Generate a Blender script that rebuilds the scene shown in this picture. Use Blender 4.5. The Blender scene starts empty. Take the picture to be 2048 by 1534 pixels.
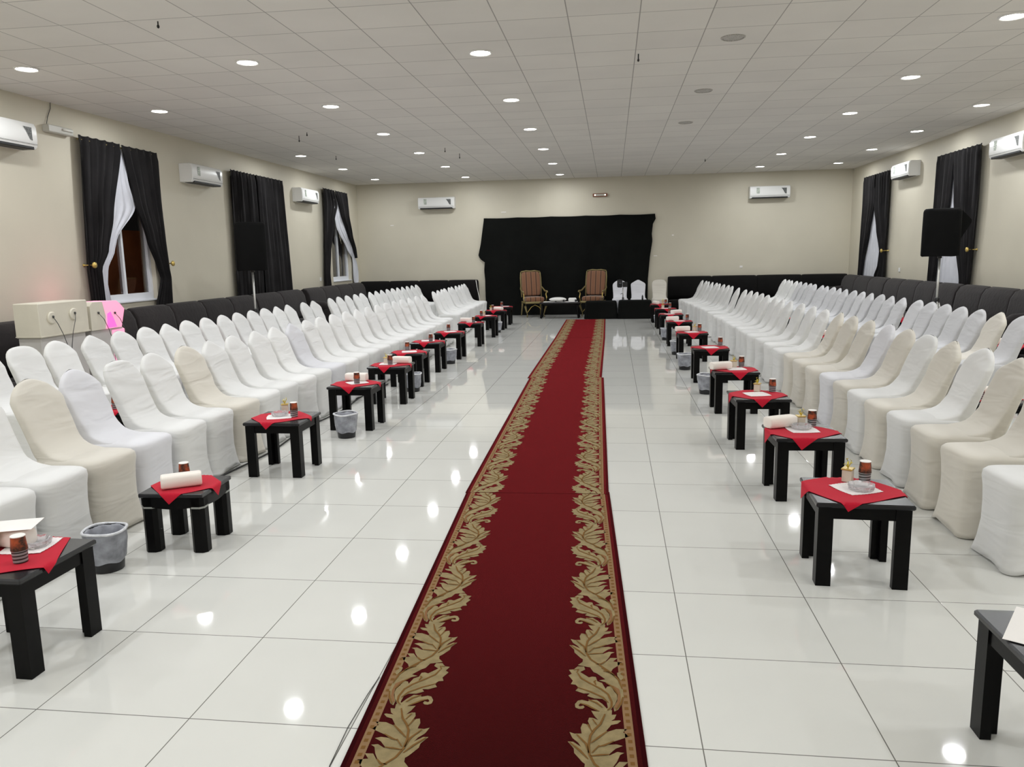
import bpy, bmesh, math, random
from mathutils import Vector, Matrix
random.seed(7)
PI = math.pi
SC = bpy.context.scene
COL = SC.collection

# ------------------------------------------------------------------ helpers
class MB:
    """collects vertices and faces, built into ONE mesh object"""
    def __init__(s):
        s.v = []; s.f = []; s.m = []
    def add(s, vs, fs, m=0, M=None):
        o = len(s.v)
        for p in vs:
            s.v.append(tuple(M @ Vector(p)) if M is not None else tuple(p))
        for f in fs:
            s.f.append([o + i for i in f]); s.m.append(m)
        return s
    def box(s, c, d, b=0.0, m=0, M=None, taper=0.0):
        cx, cy, cz = c; hx, hy, hz = d[0] / 2, d[1] / 2, d[2] / 2
        b = min(b, hx * .98, hy * .98, hz * .98)
        if b <= 0:
            vs = [(cx + sx * hx, cy + sy * hy, cz + sz * hz) for sz in (-1, 1) for sx, sy in ((-1, -1), (1, -1), (1, 1), (-1, 1))]
            return s.add(vs, [(3, 2, 1, 0), (4, 5, 6, 7), (0, 1, 5, 4), (1, 2, 6, 5), (2, 3, 7, 6), (3, 0, 4, 7)], m, M)
        rings = []
        for z, ins in ((-hz, b), (-hz + b, 0), (hz - b, 0), (hz, b)):
            r = []
            for sx, sy in ((-1, -1), (1, -1), (1, 1), (-1, 1)):
                ax, ay = hx - ins, hy - ins
                k = b * .6 if ins == 0 else b * .3
                p1 = (cx + sx * ax, cy + sy * (ay - k), cz + z); p2 = (cx + sx * (ax - k), cy + sy * ay, cz + z)
                r += [p1, p2] if sx * sy < 0 else [p2, p1]
            # order the corner points counter-clockwise
            r.sort(key=lambda p: math.atan2((p[1] - cy) / hy, (p[0] - cx) / hx))
            rings.append(r)
        return s.loft(rings, m, M)
    def loft(s, rings, m=0, M=None, caps=True, closed=True):
        n = len(rings[0]); vs = [p for r in rings for p in r]; fs = []
        for i in range(len(rings) - 1):
            for j in range(n if closed else n - 1):
                k = (j + 1) % n
                fs.append((i * n + j, i * n + k, (i + 1) * n + k, (i + 1) * n + j))
        if caps:
            fs.append(tuple(reversed(range(n)))); fs.append(tuple((len(rings) - 1) * n + j for j in range(n)))
        return s.add(vs, fs, m, M)
    def lathe(s, prof, n=20, m=0, M=None, caps=True, c=(0, 0, 0)):
        rings = [[(c[0] + r * math.cos(2 * PI * j / n), c[1] + r * math.sin(2 * PI * j / n), c[2] + z) for j in range(n)] for r, z in prof]
        return s.loft(rings, m, M, caps)
    def tube(s, pts, r, n=8, m=0, M=None, flat=1.0):
        pts = [Vector(p) for p in pts]; rings = []
        up = Vector((0, 0, 1))
        for i, p in enumerate(pts):
            t = (pts[min(i + 1, len(pts) - 1)] - pts[max(i - 1, 0)]).normalized()
            a = t.cross(up)
            if a.length < .05: a = t.cross(Vector((0, 1, 0)))
            a.normalize(); b = a.cross(t).normalized()
            rr = r[i] if isinstance(r, (list, tuple)) else r
            rings.append([tuple(p + a * rr * math.cos(2 * PI * j / n) + b * rr * flat * math.sin(2 * PI * j / n)) for j in range(n)])
        return s.loft(rings, m, M)
    def grid(s, fn, nu, nv, m=0, M=None):
        vs = [fn(i / nu, j / nv) for j in range(nv + 1) for i in range(nu + 1)]
        fs = [(j * (nu + 1) + i, j * (nu + 1) + i + 1, (j + 1) * (nu + 1) + i + 1, (j + 1) * (nu + 1) + i) for j in range(nv) for i in range(nu)]
        return s.add(vs, fs, m, M)
    def ball(s, c, r, n=12, m=0, M=None):
        k = n // 2
        prof = [(max(1e-4, r[0] * math.sin(PI * i / k)), -r[1] * math.cos(PI * i / k)) for i in range(k + 1)]
        return s.lathe(prof, n, m, M, c=c)
    def build(s, name, mats, parent=None, smooth=False, loc=None, rz=None, fix=True, angle=None):
        me = bpy.data.meshes.new(name)
        me.from_pydata(s.v, [], s.f)
        if not isinstance(mats, (list, tuple)): mats = [mats]
        for x in mats: me.materials.append(x)
        for p, mi in zip(me.polygons, s.m): p.material_index = mi; p.use_smooth = smooth
        if fix:
            bm = bmesh.new(); bm.from_mesh(me)
            bmesh.ops.recalc_face_normals(bm, faces=bm.faces); bm.to_mesh(me); bm.free()
        me.update()
        if smooth and angle:
            me.set_sharp_from_angle(angle=math.radians(angle))
        o = bpy.data.objects.new(name, me); COL.objects.link(o)
        if parent is not None: o.parent = parent
        if loc is not None: o.location = loc
        if rz is not None: o.rotation_euler[2] = rz
        return o

def solid(fn, nu, nv, th):
    """closed thin solid from a surface function fn(u,v)->(point, normal)"""
    m = MB(); P = []; Q = []
    for j in range(nv + 1):
        for i in range(nu + 1):
            p, n = fn(i / nu, j / nv); p = Vector(p); n = Vector(n)
            P.append(tuple(p)); Q.append(tuple(p - n * th))
    W = nu + 1; N = W * (nv + 1)
    fs = []
    for j in range(nv):
        for i in range(nu):
            a = j * W + i
            fs.append((a, a + 1, a + W + 1, a + W)); fs.append((N + a, N + a + W, N + a + W + 1, N + a + 1))
    edge = [j * W for j in range(nv, -1, -1)] + list(range(1, W)) + [j * W + nu for j in range(1, nv + 1)] + [nv * W + i for i in range(nu - 1, 0, -1)]
    for k in range(len(edge)):
        a, b = edge[k], edge[(k + 1) % len(edge)]
        fs.append((a, b, N + b, N + a))
    m.add(P + Q, fs)
    return m

def tag(o, label=None, cat=None, group=None, kind=None):
    if label: o['label'] = label
    if cat: o['category'] = cat
    if group: o['group'] = group
    if kind: o['kind'] = kind
    return o
def empty(name, loc=(0, 0, 0), rz=0.0, label=None, cat=None, group=None):
    o = bpy.data.objects.new(name, None); COL.objects.link(o)
    o.empty_display_size = .1
    o.location = loc; o.rotation_euler[2] = rz
    return tag(o, label, cat, group)
def copy_tree(o, parent=None):
    c = o.copy(); COL.objects.link(c)
    if parent is not None: c.parent = parent
    for ch in KIDS(o): copy_tree(ch, c)
    return c
def KIDS(o):
    return [x for x in list(o.children)]
ORD = ['first','second','third','fourth','fifth','sixth','seventh','eighth','ninth','tenth','eleventh','twelfth','thirteenth','fourteenth','fifteenth','sixteenth','seventeenth','eighteenth','nineteenth','twentieth']
def nth(i):
    if i < 20: return ORD[i]
    t = {2:'twenty',3:'thirty',4:'forty'}[(i + 1) // 10]
    r = (i + 1) % 10
    return {'twenty':'twentieth','thirty':'thirtieth'}[t] if r == 0 else t + '-' + ORD[r - 1]

# ------------------------------------------------------------------ materials
def lin(c):
    return tuple(((x / 255) / 12.92 if x / 255 <= .04045 else ((x / 255 + .055) / 1.055) ** 2.4) for x in c)
def mat(name, col, rough=.6, metal=0, sheen=0, spec=.5, emit=None, es=0, alpha=1, trans=0, coat=0, ior=1.45):
    m = bpy.data.materials.new(name); m.use_nodes = True
    b = m.node_tree.nodes['Principled BSDF']
    b.inputs['Base Color'].default_value = (*col, 1)
    b.inputs['Roughness'].default_value = rough
    b.inputs['Metallic'].default_value = metal
    b.inputs['Specular IOR Level'].default_value = spec
    b.inputs['IOR'].default_value = ior
    b.inputs['Sheen Weight'].default_value = sheen
    b.inputs['Transmission Weight'].default_value = trans
    b.inputs['Coat Weight'].default_value = coat
    b.inputs['Alpha'].default_value = alpha
    if emit: b.inputs['Emission Color'].default_value = (*emit, 1); b.inputs['Emission Strength'].default_value = es
    return m
def N(m, t, **k):
    n = m.node_tree.nodes.new(t)
    for a, v in k.items(): setattr(n, a, v)
    return n
def L(m, a, b): m.node_tree.links.new(a, b)
def noise_vary(m, scale, amt, coord='Object', detail=3, bump=0, bscale=None, stretch=None, bdist=.01, rough_amt=0):
    """multiply the base colour by soft noise and add a bump"""
    nt = m.node_tree; b = nt.nodes['Principled BSDF']
    tc = N(m, 'ShaderNodeTexCoord'); mp = N(m, 'ShaderNodeMapping')
    L(m, tc.outputs[coord], mp.inputs[0])
    if stretch: mp.inputs['Scale'].default_value = stretch
    base = tuple(b.inputs['Base Color'].default_value)
    if amt:
        nz = N(m, 'ShaderNodeTexNoise'); nz.inputs['Scale'].default_value = scale; nz.inputs['Detail'].default_value = detail
        L(m, mp.outputs[0], nz.inputs['Vector'])
        r = N(m, 'ShaderNodeMapRange'); r.inputs[3].default_value = 1 - amt; r.inputs[4].default_value = 1 + amt
        r.inputs[1].default_value = .3; r.inputs[2].default_value = .7
        L(m, nz.outputs[0], r.inputs[0])
        mx = N(m, 'ShaderNodeVectorMath', operation='MULTIPLY'); mx.inputs[0].default_value = base[:3]
        L(m, r.outputs[0], mx.inputs[1]); L(m, mx.outputs[0], b.inputs['Base Color'])
    if bump:
        n2 = N(m, 'ShaderNodeTexNoise'); n2.inputs['Scale'].default_value = bscale or scale * 4; n2.inputs['Detail'].default_value = detail
        L(m, mp.outputs[0], n2.inputs['Vector'])
        bp = N(m, 'ShaderNodeBump'); bp.inputs['Strength'].default_value = bump; bp.inputs['Distance'].default_value = bdist
        L(m, n2.outputs[0], bp.inputs['Height']); L(m, bp.outputs[0], b.inputs['Normal'])
    return m
def tile_mat(name, size, ox, oy, c1, c2, grout, mortar, rough, bump, spec=.5, tex_scale=None, coat=0):
    m = mat(name, c1, rough, spec=spec, coat=coat)
    b = m.node_tree.nodes['Principled BSDF']
    tc = N(m, 'ShaderNodeTexCoord'); mp = N(m, 'ShaderNodeMapping')
    mp.inputs['Location'].default_value = (-ox + 50 * size, -oy + 50 * size, 0)
    L(m, tc.outputs['Object'], mp.inputs[0])
    br = N(m, 'ShaderNodeTexBrick'); br.offset = 0; br.squash = 1
    br.inputs['Scale'].default_value = 1; br.inputs['Brick Width'].default_value = size; br.inputs['Row Height'].default_value = size
    br.inputs['Mortar Size'].default_value = mortar; br.inputs['Mortar Smooth'].default_value = .1; br.inputs['Bias'].default_value = 0
    br.inputs['Color1'].default_value = (*c1, 1); br.inputs['Color2'].default_value = (*c2, 1); br.inputs['Mortar'].default_value = (*grout, 1)
    L(m, mp.outputs[0], br.inputs['Vector'])
    nz = N(m, 'ShaderNodeTexNoise'); nz.inputs['Scale'].default_value = tex_scale or .7; nz.inputs['Detail'].default_value = 4
    L(m, tc.outputs['Object'], nz.inputs['Vector'])
    r = N(m, 'ShaderNodeMapRange'); r.inputs[1].default_value = .3; r.inputs[2].default_value = .7; r.inputs[3].default_value = .97; r.inputs[4].default_value = 1.03
    L(m, nz.outputs[0], r.inputs[0])
    vm = N(m, 'ShaderNodeVectorMath', operation='MULTIPLY'); L(m, br.outputs['Color'], vm.inputs[0]); L(m, r.outputs[0], vm.inputs[1])
    L(m, vm.outputs[0], b.inputs['Base Color'])
    bp = N(m, 'ShaderNodeBump'); bp.inputs['Strength'].default_value = bump; bp.inputs['Distance'].default_value = .004; bp.invert = True
    L(m, br.outputs['Fac'], bp.inputs['Height']); L(m, bp.outputs[0], b.inputs['Normal'])
    return m

W = {}
W['wall'] = noise_vary(mat('wall_paint', (.60, .56, .455), .55), 1.2, .03, bump=.06, bscale=60)
W['ceiling'] = tile_mat('ceiling_tile', .6, -1.571, 6.923, (.715, .69, .65), (.68, .655, .62), (.34, .325, .305), .005, .8, .35, tex_scale=1.5)
W['floor'] = tile_mat('floor_tile', .582, .289, 2.881, (.70, .70, .665), (.68, .68, .645), (.17, .165, .15), .0021, .04, .10, spec=.5, tex_scale=1.2)
W['skirt'] = mat('baseboard_tile', (.55, .5, .42), .3)
def cloth(name, col):
    m = mat(name, col, .75, sheen=.25)
    nt = m.node_tree; b = nt.nodes['Principled BSDF']
    tc = N(m, 'ShaderNodeTexCoord'); oi = N(m, 'ShaderNodeObjectInfo')
    add = N(m, 'ShaderNodeVectorMath', operation='MULTIPLY_ADD')
    L(m, oi.outputs['Random'], add.inputs[0]); add.inputs[1].default_value = (31, 17, 23); L(m, tc.outputs['Object'], add.inputs[2])
    mp = N(m, 'ShaderNodeMapping'); mp.inputs['Scale'].default_value = (2.2, 1.6, 7)
    L(m, add.outputs[0], mp.inputs[0])
    nz = N(m, 'ShaderNodeTexNoise'); nz.inputs['Scale'].default_value = 1.3; nz.inputs['Detail'].default_value = 2; nz.inputs['Distortion'].default_value = .8
    L(m, mp.outputs[0], nz.inputs['Vector'])
    n2 = N(m, 'ShaderNodeTexNoise'); n2.inputs['Scale'].default_value = .9
    L(m, add.outputs[0], n2.inputs['Vector'])
    mu = N(m, 'ShaderNodeMath', operation='MULTIPLY'); L(m, nz.outputs[0], mu.inputs[0]); L(m, n2.outputs[0], mu.inputs[1])
    bp = N(m, 'ShaderNodeBump'); bp.inputs['Strength'].default_value = .8; bp.inputs['Distance'].default_value = .04
    L(m, mu.outputs[0], bp.inputs['Height']); L(m, bp.outputs[0], b.inputs['Normal'])
    # small tint differences from cover to cover
    r = N(m, 'ShaderNodeMapRange'); r.inputs[3].default_value = .94; r.inputs[4].default_value = 1.04; L(m, oi.outputs['Random'], r.inputs[0])
    vm = N(m, 'ShaderNodeVectorMath', operation='MULTIPLY'); vm.inputs[0].default_value = col; L(m, r.outputs[0], vm.inputs[1])
    L(m, vm.outputs[0], b.inputs['Base Color'])
    return m
W['white'] = cloth('white_stretch_cover', (.74, .74, .73))
W['cool'] = cloth('cool_white_stretch_cover', (.68, .68, .715))
W['cream'] = cloth('cream_stretch_cover', (.645, .61, .54))
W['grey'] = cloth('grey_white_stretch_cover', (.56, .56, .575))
W['metal_leg'] = mat('dark_chair_leg', (.03, .03, .03), .4)
W['black_wood'] = noise_vary(mat('black_lacquered_wood', (.0030, .0028, .0028), .34, spec=.13), 3, .15, stretch=(1, 1, 6), bump=.03, bscale=40)
W['black_top'] = noise_vary(mat('black_lacquered_top', (.006, .006, .008), .25, spec=.62), 3, .15)
W['silver_tape'] = mat('silver_band', (.30, .31, .29), .4, metal=.3)
W['red_cloth'] = noise_vary(mat('red_napkin_cloth', (.50, .010, .030), .85, sheen=.05, spec=.2), 200, .06, bump=.1, bscale=600)
W['paper'] = noise_vary(mat('white_paper', (.85, .82, .79), .7), 5, .03)
W['tissue'] = noise_vary(mat('white_tissue_pack', (.86, .80, .74), .6), 5, .03)
W['doily'] = noise_vary(mat('white_paper_doily', (.83, .78, .77), .7), 120, .08)
W['glass'] = mat('clear_cut_glass', (.95, .95, .97), .08, trans=.75, ior=1.5)
W['gold'] = mat('gold_trim', (.62, .46, .14), .35, metal=.7)
W['gold_dull'] = mat('aged_gilt_frame', (.24, .19, .08), .5, metal=.35)
W['yellow'] = mat('yellow_ribbon', (.75, .62, .08), .5)
W['jar'] = mat('clear_cream_box', (.78, .70, .58), .25, trans=.25)
W['cup_rim'] = mat('white_cup_rim', (.86, .84, .80), .5)
W['bin'] = mat('black_plastic_bin', (.012, .012, .014), .35)
W['liner'] = noise_vary(mat('grey_bin_liner', (.27, .28, .315), .35, sheen=.1), 14, .4, bump=.5, bscale=20, bdist=.008)
W['liner_rim'] = noise_vary(mat('white_liner_fold', (.66, .67, .70), .35), 30, .15, bump=.5, bscale=60)
W['curtain'] = noise_vary(mat('charcoal_curtain', (.0135, .0125, .013), .9, sheen=.04, spec=.2), 3, .25, bump=.15, bscale=90)
W['sheer'] = noise_vary(mat('white_sheer', (.62, .63, .68), .8), 5, .06, bump=.2, bscale=30)
W['window'] = mat('white_upvc', (.78, .80, .84), .35)
W['pane'] = mat('dark_window_glass', (.9, .9, .9), .02, trans=1.0, ior=1.45)
W['outside'] = noise_vary(mat('brown_outer_wall', (.20, .07, .03), .9), 2, .3)
W['sofa'] = noise_vary(mat('charcoal_velour', (.020, .0165, .0165), .85, sheen=.10, spec=.2), 2.2, .25, bump=.25, bscale=18, bdist=.02)
W['sofa_dark'] = noise_vary(mat('black_velour', (.006, .0055, .0055), .9, sheen=.03, spec=.15), 2.2, .2, bump=.2, bscale=14, bdist=.02)
W['black_cloth'] = noise_vary(mat('black_backdrop_cloth', (.0052, .0056, .005), .95, spec=.15), 2, .2, bump=.25, bscale=5, bdist=.03)
W['ac'] = mat('white_ac_plastic', (.80, .80, .78), .3)
W['dark'] = mat('dark_slot', (.012, .012, .012), .5)
W['sticker'] = noise_vary(mat('energy_sticker', (.42, .46, .40), .5), 90, .75, detail=1)
W['grey_sticker'] = noise_vary(mat('grey_sticker', (.12, .125, .12), .5), 70, .7, detail=1)
W['lamp_on'] = mat('lit_lamp_diffuser', (.9, .9, .88), .4, emit=(1.0, .975, .92), es=40)
W['lamp_trim'] = mat('lamp_trim_ring', (.75, .74, .72), .4)
W['vent'] = noise_vary(mat('unlit_diffuser', (.40, .385, .36), .6), 120, .35)
W['light_box'] = mat('pale_grey_plastic', (.50, .49, .44), .4)
W['tube'] = mat('frosted_tube', (.78, .78, .72), .3)
W['speaker'] = noise_vary(mat('black_speaker_cover', (.0045, .0045, .0045), .95, spec=.2), 4, .2, bump=.2, bscale=9)
W['steel'] = mat('pale_steel_pole', (.62, .62, .6), .3, metal=.5)
W['foam'] = noise_vary(mat('off_white_panel', (.68, .64, .54), .6), 3, .05, bump=.1, bscale=30)
W['foam_grey'] = noise_vary(mat('pale_grey_panel', (.52, .50, .48), .6), 3, .05)
W['pink'] = mat('pink_lit_panel', (.85, .5, .6), .5, emit=(1.0, .22, .50), es=.95)
W['pink_hot'] = mat('bright_pink_lit_panel', (.9, .2, .6), .5, emit=(1.0, .08, .48), es=1.3)
W['cord'] = mat('dark_cord', (.05, .05, .05), .5)
W['cable_black'] = mat('black_cable', (.012, .012, .012), .5)
W['screen'] = mat('dark_plastic', (.02, .02, .022), .3)
W['wht_cloth'] = noise_vary(mat('white_table_cloth', (.78, .77, .75), .8), 5, .05, bump=.3, bscale=20)
W['red_lamp'] = mat('red_lamp_housing', (.25, .10, .06), .5)
W['warm_on'] = mat('lit_spot', (.9, .9, .8), .4, emit=(1, .9, .8), es=4)

def pile(name, col, tint, w):
    m = mat(name, col, .95, sheen=w, spec=.02)
    b = m.node_tree.nodes['Principled BSDF']
    b.inputs['Sheen Tint'].default_value = (*tint, 1); b.inputs['Sheen Roughness'].default_value = .30
    return m
# carpet colours
W['carpet'] = noise_vary(pile('deep_red_pile', (.012, .0028, .0024), (1.0, .07, .09), .74), 1.2, .12, bump=.4, bscale=500)
W['carpet_edge'] = pile('dark_red_binding', (.022, .002, .003), (1.0, .08, .1), .5)
W['carpet_gold'] = noise_vary(pile('woven_gold_leaf', (.255, .20, .105), (1, .8, .5), .5), 26, .18, bump=.3, bscale=400)
W['carpet_brown'] = mat('woven_brown_line', (.17, .085, .025), .95, spec=.1)
W['carpet_shade'] = mat('woven_brown_leaf', (.22, .11, .05), .95, spec=.1)
W['carpet_stripe'] = pile('woven_tan_stripe', (.24, .145, .075), (1, .6, .4), .4)

# ember and zebra print of the paper cups
def cup_mat():
    m = mat('ember_print_cup', (.1, .03, .01), .45)
    b = m.node_tree.nodes['Principled BSDF']; tc = N(m, 'ShaderNodeTexCoord')
    vo = N(m, 'ShaderNodeTexNoise'); vo.inputs['Scale'].default_value = 28; vo.inputs['Detail'].default_value = 3
    L(m, tc.outputs['Object'], vo.inputs['Vector'])
    cr = N(m, 'ShaderNodeValToRGB'); cr.color_ramp.elements[0].position = .42; cr.color_ramp.elements[0].color = (.035, .012, .006, 1)
    cr.color_ramp.elements[1].position = .62; cr.color_ramp.elements[1].color = (.42, .075, .02, 1)
    L(m, vo.outputs[0], cr.inputs[0]); L(m, cr.outputs[0], b.inputs['Base Color'])
    return m
def zebra_mat():
    m = mat('grey_wave_print', (.3, .3, .3), .4)
    b = m.node_tree.nodes['Principled BSDF']; tc = N(m, 'ShaderNodeTexCoord')
    wv = N(m, 'ShaderNodeTexWave', wave_type='BANDS', bands_direction='Z'); wv.inputs['Scale'].default_value = 22; wv.inputs['Distortion'].default_value = 4; wv.inputs['Detail'].default_value = 0
    wv.inputs['Detail Scale'].default_value = .4
    L(m, tc.outputs['Object'], wv.inputs['Vector'])
    cr = N(m, 'ShaderNodeValToRGB'); cr.color_ramp.elements[0].position = .25; cr.color_ramp.elements[0].color = (.02, .02, .02, 1)
    cr.color_ramp.elements[1].position = .5; cr.color_ramp.elements[1].color = (.30, .31, .32, 1)
    L(m, wv.outputs[0], cr.inputs[0]); L(m, cr.outputs[0], b.inputs['Base Color'])
    return m
W['cup'] = cup_mat(); W['zebra'] = zebra_mat()
def stripe_mat():
    m = mat('brown_stripe_upholstery', (.3, .15, .07), .75, sheen=.3)
    b = m.node_tree.nodes['Principled BSDF']; tc = N(m, 'ShaderNodeTexCoord')
    wv = N(m, 'ShaderNodeTexWave', wave_type='BANDS', bands_direction='X'); wv.inputs['Scale'].default_value = 2.4; wv.inputs['Distortion'].default_value = .2
    L(m, tc.outputs['Object'], wv.inputs['Vector'])
    cr = N(m, 'ShaderNodeValToRGB'); cr.color_ramp.elements[0].position = .04; cr.color_ramp.elements[0].color = (.06, .022, .012, 1)
    cr.color_ramp.elements[1].position = .16; cr.color_ramp.elements[1].color = (.225, .11, .055, 1)
    e = cr.color_ramp.elements.new(.75); e.color = (.20, .085, .04, 1)
    L(m, wv.outputs[0], cr.inputs[0]); L(m, cr.outputs[0], b.inputs['Base Color'])
    return m
W['stripe'] = stripe_mat()

# ------------------------------------------------------------------ room
XL, XR, YB, YF, H = -6.85, 5.95, 20.75, -3.0, 3.54
def struct(name, mb, m, **k):
    return tag(mb.build(name, m, **k), kind='structure')
f = MB(); f.box(((XL + XR) / 2, (YB + YF) / 2, -.05), (XR - XL + .6, YB - YF + .6, .1)); struct('floor', f, W['floor'])
f = MB(); f.box(((XL + XR) / 2, (YB + YF) / 2, H + .05), (XR - XL + .6, YB - YF + .6, .1)); struct('ceiling', f, W['ceiling'])
def side_wall(name, x, sgn, holes):
    m = MB(); xc = x + sgn * .1
    ys = YF - .2; 
    for (a, b, z0, z1) in sorted(holes):
        m.box((xc, (ys + a) / 2, H / 2), (.2, a - ys, H))
        m.box((xc, (a + b) / 2, z0 / 2), (.2, b - a, z0)); m.box((xc, (a + b) / 2, (z1 + H) / 2), (.2, b - a, H - z1))
        ys = b
    m.box((xc, (ys + YB + .2) / 2, H / 2), (.2, YB + .2 - ys, H))
    return struct(name, m, W['wall'])
WL = [(9.78, 11.05, 1.02, 2.95), (18.62, 19.95, 1.02, 2.95)]
WR = [(14.0, 15.3, 1.02, 2.95), (18.25, 19.55, 1.02, 2.95)]
side_wall('wall_left', XL, -1, WL); side_wall('wall_right', XR, 1, WR)
f = MB(); f.box(((XL + XR) / 2, YB + .1, H / 2), (XR - XL, .2, H)); struct('wall_back', f, W['wall'])
f = MB(); f.box(((XL + XR) / 2, YF - .1, H / 2), (XR - XL, .2, H)); struct('wall_front', f, W['wall'])
f = MB(); f.box((XL + .006, (YB + YF) / 2, .05), (.012, YB - YF - .1, .1)); struct('baseboard_left', f, W['skirt'])
f = MB(); f.box((XR - .006, (YB + YF) / 2, .05), (.012, YB - YF - .1, .1)); struct('baseboard_right', f, W['skirt'])
f = MB(); f.box(((XL + XR) / 2, YB - .006, .05), (XR - XL - .1, .012, .1)); struct('baseboard_back', f, W['skirt'])
wn = 0
for x, sg, hs in ((XL, -1, WL), (XR, 1, WR)):
    for (a, b, z0, z1) in hs:
        wn += 1
        xc = x + sg * .10; w = b - a; h = z1 - z0
        m = MB()
        t = .06
        m.box((xc, a + t / 2, (z0 + z1) / 2), (.07, t, h), .004); m.box((xc, b - t / 2, (z0 + z1) / 2), (.07, t, h), .004)
        m.box((xc, (a + b) / 2, z0 + t / 2 + .03), (.07, w - 2 * t, t + .06), .004); m.box((xc, (a + b) / 2, z1 - t / 2), (.07, w - 2 * t, t), .004)
        win = struct('window_%d' % wn, m, W['window'])
        m = MB(); m.box((xc - sg * .005, (a + b) / 2 - .02, (z0 + z1) / 2), (.05, .045, h - 2 * t - .06), .003)
        m.build('mullion', W['window'], win)
        m = MB(); m.box((xc + sg * .01, (a + b) / 2, (z0 + z1) / 2), (.006, w - 2 * t - .01, h - 2 * t - .05))
        m.build('window_pane', W['pane'], win)
        m = MB(); m.box((x + sg * .035, (a + b) / 2, z0 + .012), (.12, w - .012, .024), .004)
        m.build('window_sill', W['window'], win)
# brown wall of the yard seen through the near window, with added fill light
f = MB(); f.box((XL - 2.4, 12.0, 1.1), (.15, 16, 2.2)); o = f.build('yard_wall', W['outside']); tag(o, kind='structure')
l = bpy.data.lights.new('yard_fill', 'POINT'); l.energy = 45; l.color = (1, .75, .5); l.shadow_soft_size = .1
lo = bpy.data.objects.new('yard_fill', l); COL.objects.link(lo); lo.location = (XL - 1.5, 12.2, 2.6)

# ------------------------------------------------------------------ ceiling lamps
def make_lamp():
    t = empty('ceiling_lamp', label='x', cat='ceiling light')
    m = MB(); m.lathe([(.118, 0), (.118, -.006), (.105, -.014), (.096, -.010), (.094, -.002), (.094, 0)], 32)
    m.build('trim_ring', W['lamp_trim'], t, smooth=True, angle=40)
    m = MB(); m.lathe([(.092, -.002), (.09, -.008), (.06, -.012), (.02, -.013), (.001, -.0132)], 28)
    m.build('diffuser', W['lamp_on'], t, smooth=True)
    return t
AREA = bpy.data.lights.new('lamp_light', 'AREA'); AREA.shape = 'DISK'; AREA.size = .17; AREA.energy = 15.6; AREA.color = (.935, .966, 1.0)
lamp0 = make_lamp(); first = True
def put_lamp(x, y, label, group):
    global first
    o = lamp0 if first else copy_tree(lamp0); first = False
    o.location = (x, y, H); tag(o, label, 'ceiling light', group)
    lo = bpy.data.objects.new('lamp_light', AREA); COL.objects.link(lo); lo.location = (0, 0, -.02); lo.parent = o
cols = [(-5.89, 7.57, [3], 'against the left wall', 6), (-3.63, 7.78, [], 'left of the carpet', 6), (-1.28, 7.90, [], 'over the carpet', 6), (3.46, 7.66, [], 'over the right chairs', 6), (5.17, 7.45, [], 'against the right wall', 6)]
for x, y0, miss, nm, n in cols:
    for k in range(-4, n):
        if x == -5.89 and k == 2: continue
        y = y0 + 2.355 * k
        if y < -2.6: continue
        i = n - 1 - k
        put_lamp(x, y, 'lit round ceiling lamp %s, %s from the back wall' % (nm, nth(i)), 'lit round ceiling lamps')
for k, y in enumerate((7.86, 10.26, 12.63)):
    t = empty('ceiling_vent', (1.12, y, H), 0, 'unlit round grey ceiling fitting, %s of the dark ones' % ('nearest', 'middle', 'farthest')[k], 'ceiling fitting', 'unlit round ceiling fittings')
    m = MB(); m.lathe([(.112, 0), (.112, -.006), (.1, -.012), (.095, -.006), (.095, 0)], 28); m.build('trim_ring', W['vent'], t, smooth=True, angle=40)
    m = MB(); m.lathe([(.093, -.001), (.09, -.005), (.001, -.006)], 24); m.build('cover', W['vent'], t)
HK = [(-3.73, 6.38, 'over the near left corner'), (.26, 8.29, 'over the carpet, nearest'), (-4.99, 12.37, 'beside the left lamps, longer'), (-4.74, 12.08, 'beside the left lamps, shorter'), (-3.03, 14.37, 'above the middle left lamps'), (-2.92, 15.19, 'behind the middle left lamps'), (1.98, 17.55, 'near the back right lamps'), (-5.28, 14.87, 'in front of the second left curtain')]
for i, (x, y, w) in enumerate(HK):
    m = MB(); m.tube([(0, 0, 0), (0, 0, -.03 - .02 * (i % 3))], .006, 6); m.ball((0, 0, -.04 - .02 * (i % 3)), (.012, .016), 8)
    o = m.build('ceiling_hook', W['dark'], loc=(x, y, H)); tag(o, 'small dark ceiling hook ' + w, 'hook', 'small dark ceiling hooks')

# ------------------------------------------------------------------ air conditioners
def make_ac():
    t = empty('air_conditioner')
    prof = [(0, 0), (.19, .0), (.215, .03), (.225, .10), (.222, .24), (.20, .285), (.17, .295), (0, .295)]
    m = MB(); w = .49
    rings = []
    for yy, k in ((-w, .96), (-w + .012, 1), (w - .012, 1), (w, .96)):
        rings.append([(px * k, yy, .147 + (pz - .147) * k) for px, pz in prof])
    m.loft(rings); m.build('housing', W['ac'], t, smooth=True, angle=35)
    m = MB(); m.box((.13, 0, .004), (.15, .88, .02), .003); m.build('air_outlet', W['dark'], t)
    m = MB(); m.box((.205, 0, .012), (.012, .86, .03), .003, M=Matrix.Rotation(0, 4, 'X')); m.build('louvre', W['dark'], t)
    m = MB(); m.box((.226, 0, .052), (.002, .95, .004)); m.build('seam', W['grey_sticker'], t)
    m = MB(); m.box((.2265, -.29, .18), (.004, .075, .14), .001); m.build('energy_label', W['sticker'], t)
    m = MB()
    m.add([(.2275, .40, .235), (.2275, .27, .235), (.2275, .31, .19), (.2275, .36, .10), (.2275, .40, .09)], [(0, 1, 2, 3, 4)]); m.build('corner_sticker', W['grey_sticker'], t, fix=False)
    return t
ac = make_ac()
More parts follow.
